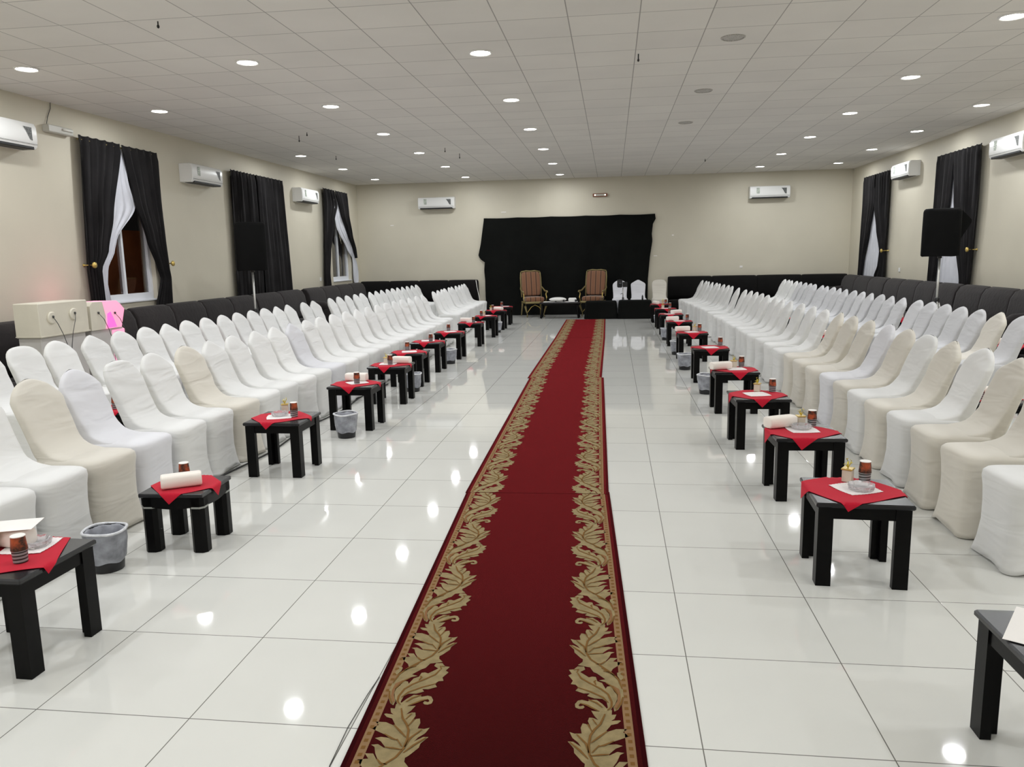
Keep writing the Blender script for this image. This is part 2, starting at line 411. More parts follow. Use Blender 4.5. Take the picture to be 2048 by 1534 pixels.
ACS = [((XL, 8.08, 2.90), 0, 'white split air conditioner on left wall, nearest the camera'),
       ((XL, 12.44, 2.84), 0, 'white split air conditioner on left wall, between first two curtains'),
       ((XL, 16.9, 2.83), 0, 'white split air conditioner on left wall, before the corner curtain'),
       ((-4.62, YB, 2.85), -PI / 2, 'white split air conditioner on back wall, left of backdrop'),
       ((3.92, YB, 2.88), -PI / 2, 'white split air conditioner on back wall, right of backdrop'),
       ((XR, 16.9, 2.96), PI, 'white split air conditioner on right wall, between the two curtains'),
       ((XR, 12.62, 2.88), PI, 'white split air conditioner on right wall, nearest the camera')]
for i, (p, rz, lb) in enumerate(ACS):
    o = ac if i == 0 else copy_tree(ac)
    o.location = p; o.rotation_euler[2] = rz; tag(o, lb, 'air conditioner', 'split air conditioners')
# emergency lights
t = empty('emergency_light', (XL, 9.17, 3.17), 0, 'grey wall emergency light with cable, left of first curtain', 'emergency light')
m = MB(); m.box((.045, 0, .045), (.09, .44, .09), .01); m.build('housing', W['light_box'], t)
m = MB(); m.tube([(.1, .02, .055), (.1, .19, .055)], .014, 8); m.build('tube_lamp', W['tube'], t, smooth=True)
m = MB(); m.tube([(.02, -.16, .09), (.012, -.12, .18), (.012, -.05, .30), (.01, -.04, .369)], .004, 6); m.build('cable', W['cord'], t)
t = empty('emergency_light', (-.31, YB, 3.05), -PI / 2, 'small brown rimmed emergency light above the black backdrop', 'emergency light')
m = MB(); m.box((.03, 0, .035), (.06, .38, .08), .008); m.build('housing', W['red_lamp'], t)
m = MB(); m.box((.062, 0, .035), (.008, .3, .045), .003); m.build('cover', W['light_box'], t)
for s in (-1, 1):
    m = MB(); m.ball((.066, s * .13, .035), (.018, .018), 10); m.build('spot', W['warm_on'], t, smooth=True)
# remnants of tape on the back wall
for i, (x, z, w, h) in enumerate([(-2.85, 2.72, .13, .02), (1.56, 2.02, .05, .03), (-5.9, 2.45, .09, .02), (1.12, 1.5, .09, .02), (3.3, 1.18, .07, .05)]):
    m = MB(); m.box((0, 0, 0), (w, .006, h), .001)
    o = m.build('tape_remnant', W['paper'], loc=(x, YB - .004, z))
    tag(o, 'white tape scrap on back wall, ' + ['above the backdrop left end', 'above right of the backdrop', 'left of the air conditioner', 'beside the backdrop right edge', 'just above the right sofa'][i], 'tape scrap', 'tape scraps on the back wall')
for x, y, lb in ((XL + .006, 17.75, 'left wall, by the corner curtain'), (XR - .006, 17.2, 'right wall, between the curtains')):
    m = MB(); m.box((0, 0, 0), (.012, .085, .085), .004); o = m.build('wall_socket', W['ac'], loc=(x, y, 1.12)); tag(o, 'small white socket on ' + lb, 'socket')

# ------------------------------------------------------------------ curtains
def lerp_rows(rows, z):
    rows = sorted(rows)
    if z <= rows[0][0]: return rows[0][1:]
    for a, b in zip(rows, rows[1:]):
        if z <= b[0]:
            t = (z - a[0]) / (b[0] - a[0]); t = t * t * (3 - 2 * t) * .5 + t * .5
            return tuple(p + (q - p) * t for p, q in zip(a[1:], b[1:]))
    return rows[-1][1:]
def panel(name, x, sg, rows, folds, amp, m, parent, zt, zb, ph=0, nz=36, off=0.0):
    """hanging cloth; sg=+1 cloth faces +x (left wall). rows: (z, y0, y1)"""
    def fn(u, v):
        z = zb + (zt - zb) * v
        y0, y1 = lerp_rows(rows, z)[:2]
        k = 1 if z < zt - .12 else max(.35, (zt - z) / .12)
        wv = math.sin(u * folds * 2 * PI + ph + .5 * math.sin(z * 2.3 + ph)) * amp * k + math.sin(u * folds * 4.7 * PI + z * .8) * amp * .3 * k
        top = (.006 * math.sin(u * folds * 2 * PI) if v > .97 else 0)
        return (x + sg * (.075 + off + wv), y0 + (y1 - y0) * u, z + top), (sg, 0, 0)
    mb = solid(fn, max(24, int(folds * 10)), nz, .005)
    return mb.build(name, m, parent, smooth=True, angle=60)
def holder(x, sg, y, z, parent):
    m = MB(); M = Matrix.Translation((x, y, z)) @ Matrix.Rotation(sg * PI / 2, 4, 'Y')
    m.lathe([(.018, 0), (.02, .01), (.008, .02), (.008, .13), (.03, .14), (.042, .155), (.038, .17), (.015, .18), (.001, .182)], 14, M=M)
    m.build('tieback_knob', W['gold'], parent, smooth=True)
def rod(x, sg, y0, y1, z, parent):
    m = MB(); m.tube([(x + sg * .05, y0, z), (x + sg * .05, y1, z)], .012, 8)
    m.build('curtain_rod', W['gold_dull'], parent, smooth=True)
def curtain(lb, x, sg, y):
    return empty('curtain', (0, 0, 0), 0, lb, 'curtain', 'charcoal curtains')
CB = W['curtain']
c = curtain('charcoal curtains parted over the near left window, white sheer inside', XL, 1, 10)
panel('drape', XL, 1, [(3.2, 9.48, 10.33), (2.2, 9.42, 10.02), (1.75, 9.40, 9.86), (1.5, 9.40, 9.68), (1.1, 9.42, 9.68), (.9, 9.42, 9.72)], 5, .028, CB, c, 3.21, .9, ph=1)
panel('drape', XL, 1, [(3.2, 10.37, 11.22), (2.5, 10.55, 11.22), (1.9, 10.78, 11.24), (1.5, 10.98, 11.27), (1.35, 11.05, 11.30), (.9, 10.85, 11.28)], 5, .026, CB, c, 3.2, .9, ph=2)
panel('sheer', XL, 1, [(3.15, 10.30, 10.42), (2.75, 10.18, 10.5), (2.36, 10.1, 10.62), (1.9, 9.95, 10.12), (1.75, 9.85, 10.05), (1.5, 9.72, 9.86), (1.3, 9.66, 9.82), (1.0, 9.64, 9.86)], 3, .012, W['sheer'], c, 3.15, 1.0, off=-.03)
holder(XL, 1, 9.43, 1.56, c); holder(XL, 1, 11.27, 1.56, c); rod(XL, 1, 9.5, 11.2, 3.165, c)
c = curtain('charcoal curtain drawn fully closed, second on the left wall', XL, 1, 14.7)
panel('drape', XL, 1, [(3.2, 13.50, 14.55), (.9, 13.42, 14.6)], 8, .03, CB, c, 3.2, .86, ph=.5)
panel('drape', XL, 1, [(3.2, 14.5, 15.72), (.9, 14.55, 15.86)], 7, .026, CB, c, 3.2, .9, ph=2, off=.012)
rod(XL, 1, 13.55, 15.65, 3.165, c)
c = curtain('charcoal curtains in the far left corner with slanting white sheer', XL, 1, 19)
panel('drape', XL, 1, [(3.25, 18.02, 18.80), (2.9, 18.02, 18.95), (2.5, 18.0, 18.68), (1.75, 17.92, 18.35), (1.2, 17.85, 18.2), (.9, 17.84, 18.22)], 4, .028, CB, c, 3.25, .9, ph=1)
panel('drape', XL, 1, [(3.25, 18.86, 19.75), (2.7, 19.2, 19.8), (2.2, 19.65, 19.98), (1.8, 20.02, 20.22), (1.6, 20.16, 20.26)], 4, .024, CB, c, 3.25, 1.6, ph=2)
panel('sheer', XL, 1, [(3.2, 18.80, 18.88), (2.7, 18.80, 19.35), (2.4, 18.9, 19.62), (1.8, 19.65, 20.16), (1.6, 20.0, 20.24), (1.45, 20.02, 20.36), (1.2, 20.0, 20.42), (1.0, 20.0, 20.4), (.92, 20.1, 20.3)], 3, .014, W['sheer'], c, 3.2, .92, off=-.03)
rod(XL, 1, 18.1, 19.7, 3.21, c)
c = curtain('charcoal curtains on right wall nearest the camera, pale sheer between', XR, -1, 14.6)
panel('drape', XR, -1, [(3.2, 13.68, 14.68), (2.4, 13.66, 14.56), (1.5, 13.72, 14.33), (1.0, 13.78, 14.12), (.86, 13.80, 14.10)], 6, .026, CB, c, 3.2, .88, ph=1)
panel('drape', XR, -1, [(3.2, 14.66, 15.42), (2.4, 14.74, 15.42), (1.5, 15.05, 15.46), (.95, 15.18, 15.48), (.85, 15.2, 15.4)], 4, .026, CB, c, 3.2, .87, ph=2)
panel('sheer', XR, -1, [(3.1, 14.5, 14.9), (2.0, 14.3, 15.1), (.9, 14.05, 15.3)], 7, .008, W['sheer'], c, 3.1, .93, off=-.035)
holder(XR, -1, 13.76, 1.52, c); rod(XR, -1, 13.75, 15.35, 3.165, c)
c = curtain('charcoal curtains on right wall nearest the back corner', XR, -1, 18.8)
panel('drape', XR, -1, [(3.22, 17.84, 18.86), (2.6, 17.84, 18.76), (2.0, 17.86, 18.52), (1.5, 17.9, 18.25), (1.2, 17.88, 18.3), (.95, 17.86, 18.5)], 6, .024, CB, c, 3.22, .93, ph=1)
panel('drape', XR, -1, [(3.22, 18.8, 19.62), (2.6, 18.78, 19.6), (2.0, 18.98, 19.62), (1.3, 19.32, 19.66), (.95, 19.4, 19.68)], 4, .024, CB, c, 3.22, .95, ph=2)
panel('sheer', XR, -1, [(3.1, 18.6, 18.9), (2.0, 18.4, 19.1), (.9, 18.15, 19.5)], 7, .008, W['sheer'], c, 3.1, .93, off=-.035)
holder(XR, -1, 17.9, 1.52, c); rod(XR, -1, 17.9, 19.55, 3.185, c)

# ------------------------------------------------------------------ black backdrop on the back wall
def backdrop():
    lft = [(0, -3.35), (.5, -3.38), (.95, -3.38), (1.2, -3.40), (1.42, -3.38), (1.50, -3.50), (1.60, -3.55), (1.9, -3.48), (2.3, -3.42), (2.55, -3.38)]
    rgt = [(0, .92), (.9, .93), (1.5, .98), (1.9, 1.04), (2.05, 1.02), (2.35, 1.05), (2.42, 1.12), (2.55, 1.10)]
    def ev(t, z):
        for a, b in zip(t, t[1:]):
            if z <= b[0]: return a[1] + (b[1] - a[1]) * (z - a[0]) / (b[0] - a[0])
        return t[-1][1]
    def fn(u, v):
        z = .004 + 2.57 * v
        a, b = ev(lft, z), ev(rgt, z)
        x = a + (b - a) * u
        sag = -.012 * abs(math.sin(u * 5 * PI)) * (v > .98)
        y = YB - .045 - .012 * math.sin(u * 34 + math.sin(z * 2)) - .012 * math.sin(u * 11 + z * 1.5) - .09 * max(0, .12 - v) / .12
        return (x, y, z + sag + .0 * u), (0, -1, 0)
    mb = solid(fn, 90, 40, .004)
    o = mb.build('backdrop_cloth', W['black_cloth'], smooth=True, angle=50)
    tag(o, 'large black cloth backdrop hung on the back wall to floor', 'backdrop')
backdrop()

# ------------------------------------------------------------------ sofas
def rounded(ax, az, n=12, e=.5):
    return [(ax * math.copysign(abs(math.cos(2 * PI * i / n)) ** e, math.cos(2 * PI * i / n)), az * math.copysign(abs(math.sin(2 * PI * i / n)) ** e, math.sin(2 * PI * i / n))) for i in range(n)]
def pillow(m, c, d, M=None, n=16, e=.45, mi=0):
    """soft box lofted along y"""
    rings = []
    for yy, k in ((-.5, .70), (-.485, .86), (-.44, .95), (-.3, 1), (0, 1.015), (.3, 1), (.44, .95), (.485, .86), (.5, .70)):
        rings.append([(c[0] + px * k, c[1] + yy * d[1], c[2] + pz * k) for px, pz in rounded(d[0] / 2, d[2] / 2, n, e)])
    m.loft(rings, mi, M)
def sofa(loc, rz, length, ncush, lb, group, mt, arms=(0, 0)):
    """local: back at x=0 against wall, front +x, along y, origin at the middle"""
    t = empty('sofa', loc, rz, lb, 'sofa', group)
    m = MB(); m.box((.36, 0, .10), (.68, length - .02, .16), .02); m.build('base', mt, t)
    m = MB(); m.box((.11, 0, .5), (.18, length - .03, .80), .03); m.build('back_frame', mt, t)
    s = length / ncush
    for i in range(ncush):
        y = -length / 2 + s * (i + .5)
        m = MB(); pillow(m, (.47, y, .28), (.48, s - .02, .22)); m.build('seat_cushion', mt, t, smooth=True)
        m = MB()
        rings = []
        for yy, k in ((-.5, .955), (-.49, .982), (-.45, .995), (-.25, 1), (0, 1.0), (.25, 1), (.45, .995), (.49, .982), (.5, .955)):
            prof = [(.035, .40), (.03, .80), (.05, .93), (.12, .968), (.20, .94), (.26, .84), (.29, .68), (.31, .50), (.28, .40)]
            rings.append([(.16 + (px - .16) * k, y + yy * (s - .004), .42 + (pz - .42) * k) for px, pz in prof])
        m.loft(rings); m.build('back_cushion', mt, t, smooth=True, angle=75)
    for k, sd in ((0, -1), (1, 1)):
        if arms[k]:
            m = MB(); m.box((.37, sd * (length / 2 - .12), .3), (.66, .2, .50), .03)
            m.tube([(.06, sd * (length / 2 - .12), .56), (.3, sd * (length / 2 - .12), .575), (.54, sd * (length / 2 - .12), .56), (.70, sd * (length / 2 - .12), .50)], [.12, .125, .12, .07], 12)
            m.build('armrest', mt, t, smooth=True, angle=50)
    return t
G = 'dark sectional sofas along the walls'
def lsofa(y0, y1, n, lb, arms=(0, 0)): sofa((XL + .13, (y0 + y1) / 2, 0), 0, y1 - y0 - .02, n, lb, G, W['sofa'], arms)
def rsofa(y0, y1, n, lb, arms=(0, 0)): sofa((XR - .13, (y0 + y1) / 2, 0), PI, y1 - y0 - .02, n, lb, G, W['sofa'], arms)
lsofa(6.0, 9.85, 3, 'charcoal sofa on left wall behind the pale cabinets')
lsofa(9.87, 13.55, 4, 'charcoal sofa on left wall under the parted near curtains')
lsofa(13.57, 15.82, 2, 'charcoal sofa on left wall under the closed curtain', (0, 0))
lsofa(16.02, 19.9, 4, 'charcoal sofa on left wall nearest the back corner', (1, 0))
rsofa(8.3, 10.85, 3, 'charcoal sofa on right wall nearest the camera', (0, 1))
rsofa(10.87, 13.5, 3, 'charcoal sofa on right wall beside the speaker stand', (0, 1))
rsofa(13.52, 16.9, 4, 'charcoal sofa on right wall under the nearer curtains')
rsofa(16.92, 19.9, 3, 'charcoal sofa on right wall nearest the back corner', (1, 0))
sofa((-5.18, YB - .02, 0), -PI / 2, 3.25, 4, 'black sofa on back wall left of the backdrop', G, W['sofa_dark'])
sofa((3.66, YB - .02, 0), -PI / 2, 4.45, 4, 'black sofa on back wall right of the backdrop', G, W['sofa_dark'])

# ------------------------------------------------------------------ banquet chairs
def sell(a, b, n, e):
    r = []
    for i in range(n):
        t = 2 * PI * (i + .5) / n; c, s = math.cos(t), math.sin(t)
        r.append((a * math.copysign(abs(c) ** e, c), b * math.copysign(abs(s) ** e, s), t))
    return r
def skirt_mesh(seed):
    rnd = random.Random(seed); n = 44; m = MB(); rings = []
    ph = [rnd.uniform(0, 6) for _ in range(4)]
    for z, a, b, e, hem in ((.006, .226, .207, .32, 1), (.03, .218, .200, .33, .9), (.09, .208, .190, .36, .6), (.18, .200, .183, .40, .2), (.28, .200, .183, .40, 0), (.36, .204, .189, .40, 0), (.41, .210, .196, .40, 0), (.438, .208, .195, .42, 0), (.452, .196, .184, .45, 0), (.460, .165, .155, .5, 0), (.464, .09, .085, .7, 0), (.465, .03, .03, 1, 0)):
        r = []
        for x, y, t in sell(a, b, n, e):
            corner = abs(math.sin(2 * t)) ** .5
            zz = z + hem * .045 * (1 - corner) ** 1.3
            k = 0 if z > .4 else (.4 - z)
            w = 1 + k * .035 * math.sin(6 * t + ph[0]) * math.sin(2.2 * t + ph[1]) - k * .05 * (1 - corner)
            r.append((x * w, y * w, zz))
        rings.append(r)
    m.loft(rings); return m
def back_mesh(style, seed):
    rnd = random.Random(seed); n = 36; m = MB(); rings = []
    lo = [(.014, -.188, -.262, .198), (.06, -.188, -.252, .19), (.2, -.186, -.238, .183), (.34, -.184, -.232, .182), (.425, -.15, -.234, .180), (.446, .02, -.236, .174), (.4575, .015, -.237, .173), (.4625, -.015, -.2375, .172), (.468, -.045, -.239, .1715), (.476, -.073, -.241, .171), (.489, -.102, -.244, .1705), (.508, -.128, -.247, .170), (.535, -.147, -.251, .170), (.57, -.167, -.257, .172), (.64, -.190, -.270, .177), (.71, -.213, -.285, .182), (.77, -.232, -.299, .185)]
    if style == 'round':
        top = [(.80, -.242, -.306, .183), (.83, -.252, -.312, .175), (.855, -.261, -.317, .160), (.875, -.268, -.321, .137), (.89, -.276, -.322, .105), (.899, -.284, -.320, .065), (.903, -.294, -.314, .02)]
    elif style == 'spade':
        top = [(.79, -.239, -.304, .184), (.81, -.246, -.308, .176), (.83, -.252, -.312, .155), (.85, -.259, -.316, .120), (.868, -.265, -.32, .088), (.885, -.273, -.322, .058), (.898, -.282, -.320, .032), (.905, -.292, -.314, .010)]
    else:
        top = [(.79, -.239, -.304, .183), (.815, -.247, -.309, .172), (.84, -.255, -.314, .152), (.862, -.262, -.319, .125), (.88, -.27, -.322, .094), (.894, -.279, -.322, .060), (.903, -.29, -.318, .026), (.906, -.298, -.312, .008)]
    ph = rnd.uniform(0, 6)
    for z, xf, xr, w in lo + top:
        e = .42 if z < .8 else .6
        r = []
        lean = -.045 * max(0, z - .45) / .45
        for x, y, t in sell((xf - xr) / 2, w, n, e):
            q = .004 * math.sin(z * 40 + ph + y * 9) * (1 if (.5 < z < .85 and x > 0) else 0)
            bow = -.012 * (1 - (y / .19) ** 2) if (z > .47 and x > 0) else 0
            r.append((x + (xf + xr) / 2 + lean + q + bow, y, z + (.02 * (1 - (y / .2) ** 2) if z < .05 else 0)))
        rings.append(r)
    m.loft(rings); return m
def make_chair(style, seed, legs=True):
    t = empty('banquet_chair')
    skirt_mesh(seed).build('seat_cover', W['white'], t, smooth=True)
    back_mesh(style, seed).build('backrest_cover', W['white'], t, smooth=True)
    for c in t.children:
        c.material_slots[0].link = 'OBJECT'; c.material_slots[0].material = W['white']
    if legs:
        for sx in (-1, 1):
            for sy in (-1, 1):
                m = MB(); m.tube([(sx * .150, sy * .135, .30), (sx * (.172 if sx > 0 else .185), sy * .155, .001)], .011, 8)
                m.build('leg', W['metal_leg'], t, smooth=True)
    return t
PROTO = {}
USED = set()
def place_chair(x, y, rz, tone, style, seed, legs, lb, group):
    key = (style, seed, legs)
    if key not in PROTO: PROTO[key] = make_chair(*key)
    o = PROTO[key]
    if key in USED: o = copy_tree(o)
    USED.add(key)
    o.location = (x, y, 0); o.rotation_euler[2] = rz
    for c in o.children:
        if 'cover' in c.name:
            c.material_slots[0].link = 'OBJECT'; c.material_slots[0].material = W[tone]
    tag(o, lb, 'chair', group)
    return o
TN = {'grey': 'greyish', 'white': 'white', 'cool': 'bluish white', 'cream': 'cream'}
def row(ys, xfn, rz, tones, group, where, styles=None):
    ys = sorted(ys); rnd = random.Random(len(ys) * 3 + int(ys[0] * 10))
    for i, y in enumerate(ys):
        tone = tones.get(i, 'white')
        st = styles[i] if styles and i in styles else rnd.choice(['point', 'point', 'spade', 'point'])
        x = xfn(y) + rnd.uniform(-.012, .012)
        place_chair(x, y, rz + math.radians(rnd.uniform(-2.2, 2.2)), tone, st, 1 + i % 3, y < 8.5,
                    '%s covered chair %s, %s from the camera' % (TN[tone], where, nth(i)), group)
# front row left of the carpet (facing +x)
LF = [2.86, 3.27, 3.68, 4.10, 4.52, 4.94, 5.36, 5.79, 6.21, 6.63, 7.06, 7.48, 7.91, 8.33, 8.76, 9.2, 9.66, 10.12, 10.58, 11.04, 11.5, 11.96, 12.42, 12.95, 13.5, 14.02, 15.2, 15.7, 16.15, 16.6, 17.12, 17.56, 18.02, 18.5, 18.98, 19.4]
def xlf(y):
    fr = -2.87 if y < 12.6 else (-2.87 - (y - 12.6) * .045 if y < 17 else -3.07 - (y - 17) * .03)
    return fr - .21
row(LF, xlf, 0, {0: 'cool', 1: 'white', 2: 'white', 3: 'cream', 4: 'cool', 5: 'white', 6: 'white', 7: 'cream', 10: 'white', 12: 'cool'}, 'front row chairs left of the carpet', 'in the front row left of the carpet', {3: 'point', 4: 'point', 5: 'round', 6: 'point', 7: 'point'})
LB = [5.42, 5.86, 6.28, 6.76, 7.17, 7.60, 8.01, 8.43, 8.85, 9.27, 9.68, 10.09, 10.5, 10.91, 11.33, 11.9, 12.31, 13.13, 13.57, 14.02, 14.46, 14.88, 15.4, 15.82, 16.26, 16.68, 17.10, 17.52, 17.93, 18.35, 18.77, 19.19]
row(LB, lambda y: -4.36 - .21, 0, {}, 'second row chairs left of the carpet', 'in the second row on the left', {0: 'round', 1: 'round'})
# front row right of the carpet (facing -x)
RF = [3.97, 4.46, 4.94, 5.40, 5.84, 6.27, 6.72, 7.17, 7.63, 8.12, 8.60, 9.10, 9.66, 10.2, 10.75, 11.22, 11.72, 12.22, 12.72, 13.2, 13.64, 14.08, 14.88, 15.62, 16.06, 16.5, 16.94, 17.38, 17.82, 18.26, 18.7, 19.14]
def xrf(y):
    fr = 1.87 if y < 7 else (1.87 - (y - 7) * .012 if y < 16 else 1.76 - (y - 16) * .05)
    return fr + .21
row(RF, xrf, PI, {0: 'white', 1: 'cream', 2: 'cream', 3: 'white', 4: 'cream', 5: 'white', 6: 'cream', 7: 'cool', 8: 'cream', 9: 'cream', 10: 'cream'}, 'front row chairs right of the carpet', 'in the front row right of the carpet', {2: 'spade', 3: 'point', 4: 'spade', 5: 'round', 6: 'point', 7: 'point'})
RB = [7.97, 8.42, 8.84, 9.26, 9.70, 10.13, 10.55, 11.12, 11.55, 11.97, 12.39, 12.83, 13.26, 13.69, 14.11, 14.53, 14.95, 15.37, 15.9, 16.33, 16.77, 17.25, 17.68, 18.1, 18.52, 18.94]
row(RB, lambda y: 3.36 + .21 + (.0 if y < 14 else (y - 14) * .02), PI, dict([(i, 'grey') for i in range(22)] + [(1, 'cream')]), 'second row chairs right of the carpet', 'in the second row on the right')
# three chairs behind the draped stage table
place_chair(.20, 19.83, -PI / 2, 'cool', 'point', 1, False, 'bluish white covered chair behind the camera stand, beside striped armchair', 'covered chairs facing the hall by the backdrop')
place_chair(.66, 19.83, -PI / 2, 'cool', 'spade', 2, False, 'bluish white covered chair with pointed top, middle of the back three', 'covered chairs facing the hall by the backdrop')
place_chair(1.19, 19.83, -PI / 2, 'cream', 'round', 3, False, 'cream covered chair with round top beside the backdrop right edge', 'covered chairs facing the hall by the backdrop')

# ------------------------------------------------------------------ small tables
TS, TH = .43, .41
def make_table():
    t = empty('side_table')
    m = MB(); m.box((0, 0, TH - .012), (TS, TS, .024), .006); m.build('tabletop', W['black_top'], t)
    m = MB(); a = TS / 2 - .028
    for s in (-1, 1):
        m.box((0, s * a, TH - .052), (TS - .15, .02, .056)); m.box((s * a, 0, TH - .052), (.02, TS - .15, .056))
    m.build('apron', W['black_wood'], t)
    for sx in (-1, 1):
        for sy in (-1, 1):
            m = MB(); z1 = TH - .0245; c = TS / 2 - .012
            # angle-section leg
            P = [(c, c), (c - .068, c), (c - .068, c - .034), (c - .034, c - .034), (c - .034, c - .068), (c, c - .068)]
            P = [(sx * p[0], sy * p[1]) for p in P]
            m.loft([[(x, y, .001) for x, y in P], [(x, y, z1) for x, y in P]]); m.build('leg', W['black_wood'], t)
    return t
TAB = make_table(); tab_first = True
def place_table(x, y, rz, lb, group):
    global tab_first
    o = TAB if tab_first else copy_tree(TAB); tab_first = False
    o.location = (x, y, 0); o.rotation_euler[2] = rz; tag(o, lb, 'side table', group); return o
def low_table(x, y, rz, lb):
    t = empty('side_table', (x, y, 0), rz, lb, 'side table', 'dark side tables left of the carpet')
    h, s = .335, .36
    m = MB(); m.box((0, 0, h - .012), (s, s, .024), .004); m.build('tabletop', W['black_top'], t)
    m = MB()
    for k in range(4):
        M = Matrix.Rotation(k * PI / 2, 4, 'Z')
        def ap(yy): return h - .066 - .022 * math.cos(yy / (s / 2) * PI / 2)
        n = 12; top = []; 
        ys = [-s / 2 + .02 + (s - .04) * i / n for i in range(n + 1)]
        r1 = [(s / 2 - .004, yy, h - .025) for yy in ys] + [(s / 2 - .004, yy, ap(yy)) for yy in reversed(ys)]
        r2 = [(p[0] - .02, p[1] * .9, p[2]) for p in r1]
        m.loft([r2, r1], M=M)
    m.build('apron', W['black_wood'], t)
    for sx in (-1, 1):
        for sy in (-1, 1):
            m = MB(); c = (sx * (s / 2 - .046), sy * (s / 2 - .046))
            P = [(.042, .022), (.022, .042), (-.022, .042), (-.042, .022), (-.042, -.022), (-.022, -.042), (.022, -.042), (.042, -.022)]
            m.loft([[(c[0] + p[0], c[1] + p[1], z) for p in P] for z in (.001, h - .025)]); lg = m.build('leg', W['black_wood'], t)
            m = MB(); m.loft([[(c[0] + p[0] * 1.025, c[1] + p[1] * 1.025, z) for p in P] for z in (h - .085, h - .075)]); m.build('silver_band', W['silver_tape'], lg)
    return t
def napkin(x, y, h, half, rz, side=.40, ox=0, oy=0, trz=0, lb='', group=''):
    """square cloth lying on a table and hanging over its edges"""
    n = 22; c, s = math.cos(rz), math.sin(rz)
    rnd = random.Random(int(x * 91 + y * 37))
    ph = rnd.uniform(0, 6)
    def fn(u, v):
        a, b = (u - .5) * side, (v - .5) * side
        px, py = ox + a * c - b * s, oy + a * s + b * c
        z = h + .0022 + .0014 * (math.sin(a * 25 + ph) * math.sin(b * 22 + ph) + 1)
        e = 0
        lim = half + .003
        ex = max(0, abs(px) - lim); ey = max(0, abs(py) - lim)
        if ex > 0: px = math.copysign(lim + .004 + .12 * ex, px)
        if ey > 0: py = math.copysign(lim + .004 + .12 * ey, py)
        z -= (ex + ey) * .97
        return (px, py, z)
    m = MB(); P = [fn(i / n, j / n) for j in range(n + 1) for i in range(n + 1)]
    W1 = n + 1; N_ = W1 * W1; fs = []
    Q = [(p[0] * .9985, p[1] * .9985, p[2] - .0016) for p in P]
    for j in range(n):
        for i in range(n):
            q = j * W1 + i; fs.append((q, q + 1, q + W1 + 1, q + W1)); fs.append((N_ + q, N_ + q + W1, N_ + q + W1 + 1, N_ + q + 1))
    edge = [j * W1 for j in range(n, -1, -1)] + list(range(1, W1)) + [j * W1 + n for j in range(1, n + 1)] + [n * W1 + i for i in range(n - 1, 0, -1)]
    for k in range(len(edge)):
        a, b = edge[k], edge[(k + 1) % len(edge)]; fs.append((a, b, N_ + b, N_ + a))
    m.add(P + Q, fs)
    o = m.build('table_napkin', W['red_cloth'], smooth=True, angle=50, loc=(x, y, 0), rz=trz)
    tag(o, lb, 'napkin', group); return o
# prototypes of what stands on the tables
def dup(store, key, maker):
    if key not in store: store[key] = maker(); return store[key]
    return copy_tree(store[key])
ST = {}
def mk_cup():
    t = empty('paper_cup')
    m = MB(); m.lathe([(.024, 0), (.0262, .001), (.029, .052)], 20); m.build('lower_cup', W['zebra'], t, smooth=True, angle=50)
    m = MB(); m.lathe([(.0305, .0505), (.0255, .104), (.024, .105)], 20); m.build('upper_cup', W['cup'], t, smooth=True, angle=50)
    m = MB(); m.lathe([(.0262, .1045), (.0275, .1065), (.0262, .1085), (.001, .1088)], 20); m.build('rim', W['cup_rim'], t, smooth=True, angle=50)
    return t
def mk_tissue():
    m = MB(); rings = []
    for yy, k in ((-.5, .80), (-.49, .93), (-.45, 1), (0, 1.02), (.45, 1), (.49, .93), (.5, .80)):
        rings.append([(px * k, yy * .21, .038 + pz * k) for px, pz in rounded(.046, .0375, 16, .55)])
    m.loft(rings); return m.build('tissue_pack', W['tissue'], smooth=True, angle=60)
def mk_box():
    t = empty('treat_box')
    m = MB(); m.box((0, 0, .031), (.046, .046, .062), .003); m.build('container', W['jar'], t)
    m = MB(); m.box((0, 0, .066), (.054, .054, .008), .002); m.build('lid', W['gold'], t)
    m = MB()
    for k in range(5):
        a = k * 1.26
        m.tube([(0, 0, .070), (.012 * math.cos(a), .012 * math.sin(a), .082 + .004 * k), (.02 * math.cos(a + .4), .02 * math.sin(a + .4), .088 + .006 * k), (.008 * math.cos(a), .008 * math.sin(a), .094 + .006 * k)], [.002, .004, .004, .002], 6, flat=.4)
    m.build('bow', W['yellow'], t, smooth=True)
    return t
def mk_doily():
    m = MB(); n = 72; P = []
    for i in range(n):
        a = 2 * PI * i / n
        r = .092 * (1 / max(abs(math.cos(a)), abs(math.sin(a)))) ** .75 * (1 + .028 * abs(math.sin(a * 18)))
        P.append((r * math.cos(a), r * math.sin(a)))
    m.loft([[(x, y, 0) for x, y in P], [(x, y, .0016) for x, y in P]])
    return m.build('paper_doily', W['doily'])
def mk_ashtray():
    t = empty('glass_ashtray')
    m = MB(); n = 32; prof = [(.040, 0), (.056, .004), (.062, .026), (.056, .030), (.046, .012), (.02, .009), (.001, .009)]
    rings = [[(r * (1 + (.06 * math.cos(8 * 2 * PI * j / n) if r > .05 else 0)) * math.cos(2 * PI * j / n), r * (1 + (.06 * math.cos(8 * 2 * PI * j / n) if r > .05 else 0)) * math.sin(2 * PI * j / n), z) for j in range(n)] for r, z in prof]
    m.loft(rings); m.build('bowl', W['glass'], t)
    return t
def put(kind, x, y, z, rz, lb, group):
    mk, cat = {'cup': (mk_cup, 'cup'), 'tissue': (mk_tissue, 'tissues'), 'box': (mk_box, 'treat box'), 'doily': (mk_doily, 'doily'), 'ash': (mk_ashtray, 'ashtray')}[kind]
    o = dup(ST, kind, mk); o.location = (x, y, z); o.rotation_euler[2] = rz; tag(o, lb, cat, group); return o
